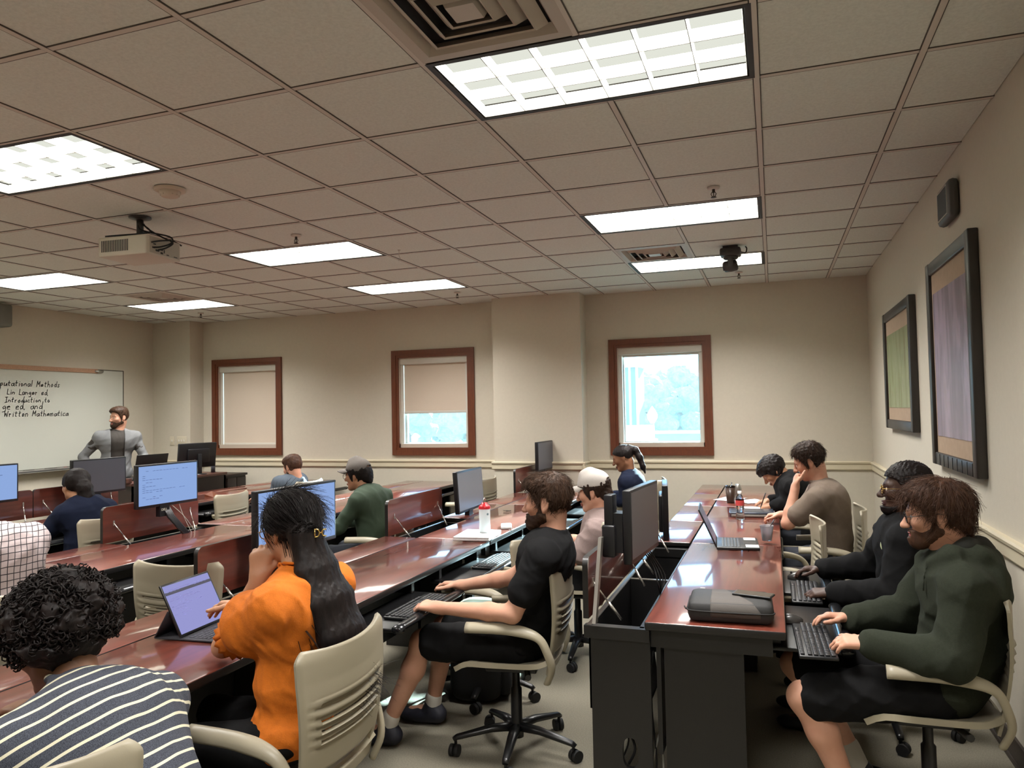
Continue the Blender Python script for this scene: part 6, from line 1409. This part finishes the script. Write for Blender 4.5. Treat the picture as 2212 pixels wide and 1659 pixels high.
p.hair('black', (-.3, -.10, -.06, -.03, .0, .03, .055, .08, .12), (-.4, -.4, -.05, -.02, -.005, .02, .05, .068, .075), .012, .005, .02, (1, 1, .4), lowpony)
bm = MB(); bm.tube([p.hd.w((-.12, .035, .0))-np.array(p.o), p.hd.w((-.13, .01, .0))-np.array(p.o)], .006, 6); bm.build('hair_clip', mat('pink_clip', '#c9707a', .4), p.root)

# ---- brown-haired man in the front row
J = sitter((-4.95, 6.82), 180, .04, -.10); hd = Head((-4.90, 6.80, 1.035), (-1, .30, -.30), (0, 0, 1), 1.06); J.update(nb=V(-4.84, 6.8, .90))
p = Person('brown-haired man with short hair behind the monitor in the front row', (-4.95, 6.82), J, hd, 'fair', .0085)
p.body({'L': dict(d=(-1, .1, -.1), curl=.4), 'R': dict(d=(-1, 0, -.1), curl=.4)})
p.shirt(mat('slate_jersey', '#4b5560', .9, var=.1, vscale=120), .7, .015, 'shirt', .007, .1, seed=26); p.trousers(M_denim, 1.95); p.shoes(M_shoe)
p.hair('auburn', HX, HZ, .010, .006, .016, (1, 1, .6), tophair); p.brows('brown'); p.beard('brown', .006)

# ---- instructor
F = unit((.8, -.6, 0)); Lf = V(.6, .8, 0); J = dict(F=F, L=Lf, pel=V(-7.62, 7.02, .93), wai=V(-7.62, 7.02, 1.10), che=V(-7.60, 7.02, 1.28), nb=V(-7.585, 7.02, 1.435), shL=V(-7.50, 7.185, 1.365), shR=V(-7.70, 6.86, 1.375), elL=V(-7.39, 7.24, 1.10), wrL=V(-7.21, 7.02, 1.08), elR=V(-7.86, 6.76, 1.15), wrR=V(-7.72, 6.78, .95),
 hipL=V(-7.56, 7.10, .90), hipR=V(-7.68, 6.94, .90), knL=V(-7.53, 7.12, .49), knR=V(-7.66, 6.93, .49), anL=V(-7.57, 7.14, .09), anR=V(-7.72, 6.93, .09))
hd = Head((-7.58, 7.03, 1.612), (-.15, -1, -.05), (0, 0, 1), 1.03)
p = Person('instructor in an open grey cardigan standing by the whiteboard, looking aside', (-7.62, 7.02), J, hd, 'fair', .0075, .97)
p.body({'L': dict(d=(.8, -.5, -.05), n=(0, 0, 1), curl=.45), 'R': dict(d=(.5, .1, -.8), n=(-.6, -.6, 0), curl=.5)})
p.shirt(mat('charcoal_tee', '#37332f', .9, var=.1, vscale=120), .5, .010, 'shirt', .004, .1, .007, seed=27)
p.trousers(mat('stone_chino', '#8f8a80', .85), 1.95); p.shoes(M_shoe)
S = SDF(p.lo, p.hi, .0075); p.torso(S, .026)
for n in 'LR': p.arm(S, n, .014, t1=1.62)
S.cap(J['pel'], J['wai'], .16, .15, .04); S.wrinkle(.008, .11, 28); Lx = np.cross(V(0, 0, 1), F)
def opening(X, Y, Z):
    dx, dy = X-f32(-7.61), Y-f32(7.02); f_ = dx*f32(F[0])+dy*f32(F[1]); l_ = dx*f32(Lx[0])+dy*f32(Lx[1]); return np.maximum(np.minimum(f_-f32(.02), f32(.075)-np.abs(l_)), f32(.80)-Z).astype(f32)
S.cut(opening); S.build('cardigan', mat('grey_marl_knit', '#6d6f70', .95, var=.14, vscale=220, bump=.15, bscale=400), p.root, p.o, smooth=2)
p.hair('brown', HX, HZ, .010, .005, .018, (1, 1, .6), tophair); p.brows('brown'); p.beard('brown', .0035, amp=.002, low=-.125)
# ================================================================= outside the windows
GZ = -2.6
bm = MB(); bm.box((-60, YW+.9, GZ-.3), (40, 110, GZ)); o = struct(bm.build('ground', mat('lawn', '#8aa08a', .9, var=.3, vscale=3)))
bm = MB(); bm.box((-14, YW+.22, GZ), (6, YW+.5, -.15)); o = struct(bm.build('wall_outside', mat('outer_brick', '#8c7a6a', .9)))
M_leaf = mat('leaves', '#6f9089', .8, col2='#a3bcae', vscale=3.5, bump=.6, bscale=14); M_bark = mat('bark', '#4a3c30', .9)
def tree(x, y, hgt, rad, label, seed):
    root = thing('tree', label, 'tree', (x, y, GZ)); rr = np.random.RandomState(seed)
    bm = MB(); bm.tube([(0, 0, 0), (.05, 0, hgt*.3), (0, .1, hgt*.6)], [.22, .16, .09], 10); bm.build('trunk', M_bark, root)
    S = SDF((-rad*1.35, -rad*1.2, hgt*.12), (rad*1.35, rad*1.2, hgt*1.1), .17)
    for k in range(26):
        a = rr.uniform(0, 6.28); q = rr.uniform(.1, .85)*rad; z = rr.uniform(.25, .95); q *= (1-.5*abs(z-.45)*1.4); S.ell((q*math.cos(a), q*math.sin(a), hgt*z), rr.uniform(.2, .36)*rad*np.array([1, 1, .8]), k=.2)
    S.wrinkle(.32, .8, seed, 7); S.build('crown', M_leaf, root, smooth=0)
tx = [(1395, 46, 6.6, 2.6), (1440, 55, 7.1, 3.8), (1492, 47, 6.5, 2.9), (1545, 45, 6.2, 3.2), (880, 34, 7.0, 2.8), (975, 43, 7.4, 3.4), (1050, 37, 6.6, 3.4), (1110, 40, 6.4, 3.3)]
tl = ['leafy tree outside the third window, just right of the ribbed building', 'leafy tree filling the middle of the third window', 'leafy tree at the right part of the third window', 'leafy tree outside the third window, hidden by the right casing', 'leafy tree outside the second window, left part under the blind', 'leafy tree outside the second window, right part under the blind', 'leafy tree outside, right of the second window', 'leafy tree outside, between second and third window']
for k, (px, Y, h_, r_) in enumerate(tx):
    if k in (3, 6, 7): continue
    p = atY(px, 880, Y); tree(p[0], Y, h_, r_, tl[k], 20+k)
p0, p1 = atY(1330, 880, 38), atY(1389, 880, 38)
t = thing('building', 'ribbed building with tall pale fins outside the third window', 'building', (p0[0], 38, GZ)); wB = p1[0]-p0[0]
bm = MB(); bm.box((-6, 0, 0), (wB-.25, 2, 6.35)); bm.build('facade', mat('building_blue_grey', '#5d7596', .6), t)
for k in range(7):
    x = wB-.3-k*.36; bm = MB(); bm.box((x, -.25, .9), (x+.09, 0, 6.3)); bm.build('fin', mat('pale_fin', '#e8e8e4', .5), t)
bm = MB(); bm.box((-6.2, -.5, 6.3), (wB, 2.2, 6.7)); bm.build('roof', mat('pale_fin', '#e8e8e4', .5), t)
p = atY(1409, 897, 24); t = thing('street_lamp', 'white globe street lamp outside the third window', 'street lamp', (p[0], 24, GZ)); zz_ = p[2]-GZ
bm = MB(); bm.tube([(0, 0, 0), (0, 0, .4), (0, 0, zz_-.25)], [.09, .06, .045], 12); bm.build('post', mat('lamp_post_grey', '#8d948f', .5), t)
bm = MB(); bm.lathe([(.06, zz_-.27), (.16, zz_-.1), (.17, zz_+.02), (.1, zz_+.16), (.02, zz_+.28), (0, zz_+.3)], n=18); bm.build('globe', mat('lamp_globe', '#fbfbf7', .3), t)
p = atY(1440, 931, 27); t = thing('garden_wall', 'low pale wall outside the third window', 'wall', (p[0], 27, GZ)); bm = MB(); bm.box((-5, 0, 0), (6, .3, p[2]-GZ-.1)); bm.build('body', mat('garden_wall_grey', '#77807a', .8), t); bm = MB(); bm.box((-5.05, -.05, p[2]-GZ-.1), (6.05, .35, p[2]-GZ)); bm.build('coping', mat('pale_fin', '#e8e8e4', .5), t)
p = atY(1382, 948, 22); t = thing('garden_bench', 'small white garden bench outside the third window', 'bench', (p[0], 22, GZ), R(20)); zb = p[2]-GZ
bm = MB(); bm.box((-.5, -.2, zb-.05), (.5, .25, zb)); bm.build('seat', mat('pale_fin', '#e8e8e4', .5), t)
bm = MB(); bm.box((-.5, .25, zb), (.5, .3, zb+.4)); bm.build('back', mat('pale_fin', '#e8e8e4', .5), t)
for s in (-.45, .4): bm = MB(); bm.box((s, -.2, 0), (s+.05, .25, zb-.05)); bm.build('leg', mat('pale_fin', '#e8e8e4', .5), t)
# ================================================================= daylight, camera, view
w = bpy.data.worlds.new('World'); SC.world = w; w.use_nodes = True; nt = w.node_tree
bg = nt.nodes['Background']; tc = nd(nt, 'ShaderNodeTexCoord'); sx = nd(nt, 'ShaderNodeSeparateXYZ'); nt.links.new(tc.outputs['Generated'], sx.inputs[0])
rp = nd(nt, 'ShaderNodeValToRGB'); nt.links.new(sx.outputs['Z'], rp.inputs['Fac']); e = rp.color_ramp.elements
e[0].position = 0; e[0].color = (.66, .88, 1, 1); e[1].position = .5; e[1].color = (.34, .62, 1, 1); nt.links.new(rp.outputs['Color'], bg.inputs['Color']); bg.inputs['Strength'].default_value = SKY_E
ld = bpy.data.lights.new('sun', 'SUN'); ld.energy = SUN_E; ld.angle = R(.6); ld.color = (1, .93, .82)
lo = bpy.data.objects.new('sun', ld); COL.objects.link(lo); lo.rotation_euler = Vector((-.16, -1, -.356)).to_track_quat('-Z', 'Y').to_euler(); lo.location = (2, 20, 8)
cd = bpy.data.cameras.new('camera'); co = bpy.data.objects.new('camera', cd); COL.objects.link(co)
cd.sensor_fit = 'HORIZONTAL'; cd.sensor_width = 36; cd.lens = FPX/W*36; cd.clip_start = .05; cd.clip_end = 300
co.matrix_world = Matrix(((_rt[0], _up[0], -_fw[0], CAM[0]), (_rt[1], _up[1], -_fw[1], CAM[1]), (_rt[2], _up[2], -_fw[2], CAM[2]), (0, 0, 0, 1)))
SC.camera = co
vs = SC.view_settings; vs.view_transform = 'Standard'; vs.look = 'None'; vs.exposure = EXPOSURE; vs.gamma = 1; vs.use_curve_mapping = False
cy = SC.cycles; cy.max_bounces = 8; cy.diffuse_bounces = 4; cy.glossy_bounces = 4; cy.transmission_bounces = 6; cy.transparent_max_bounces = 8; cy.sample_clamp_indirect = 6.; cy.use_denoising = True; cy.caustics_reflective = False; cy.caustics_refractive = False
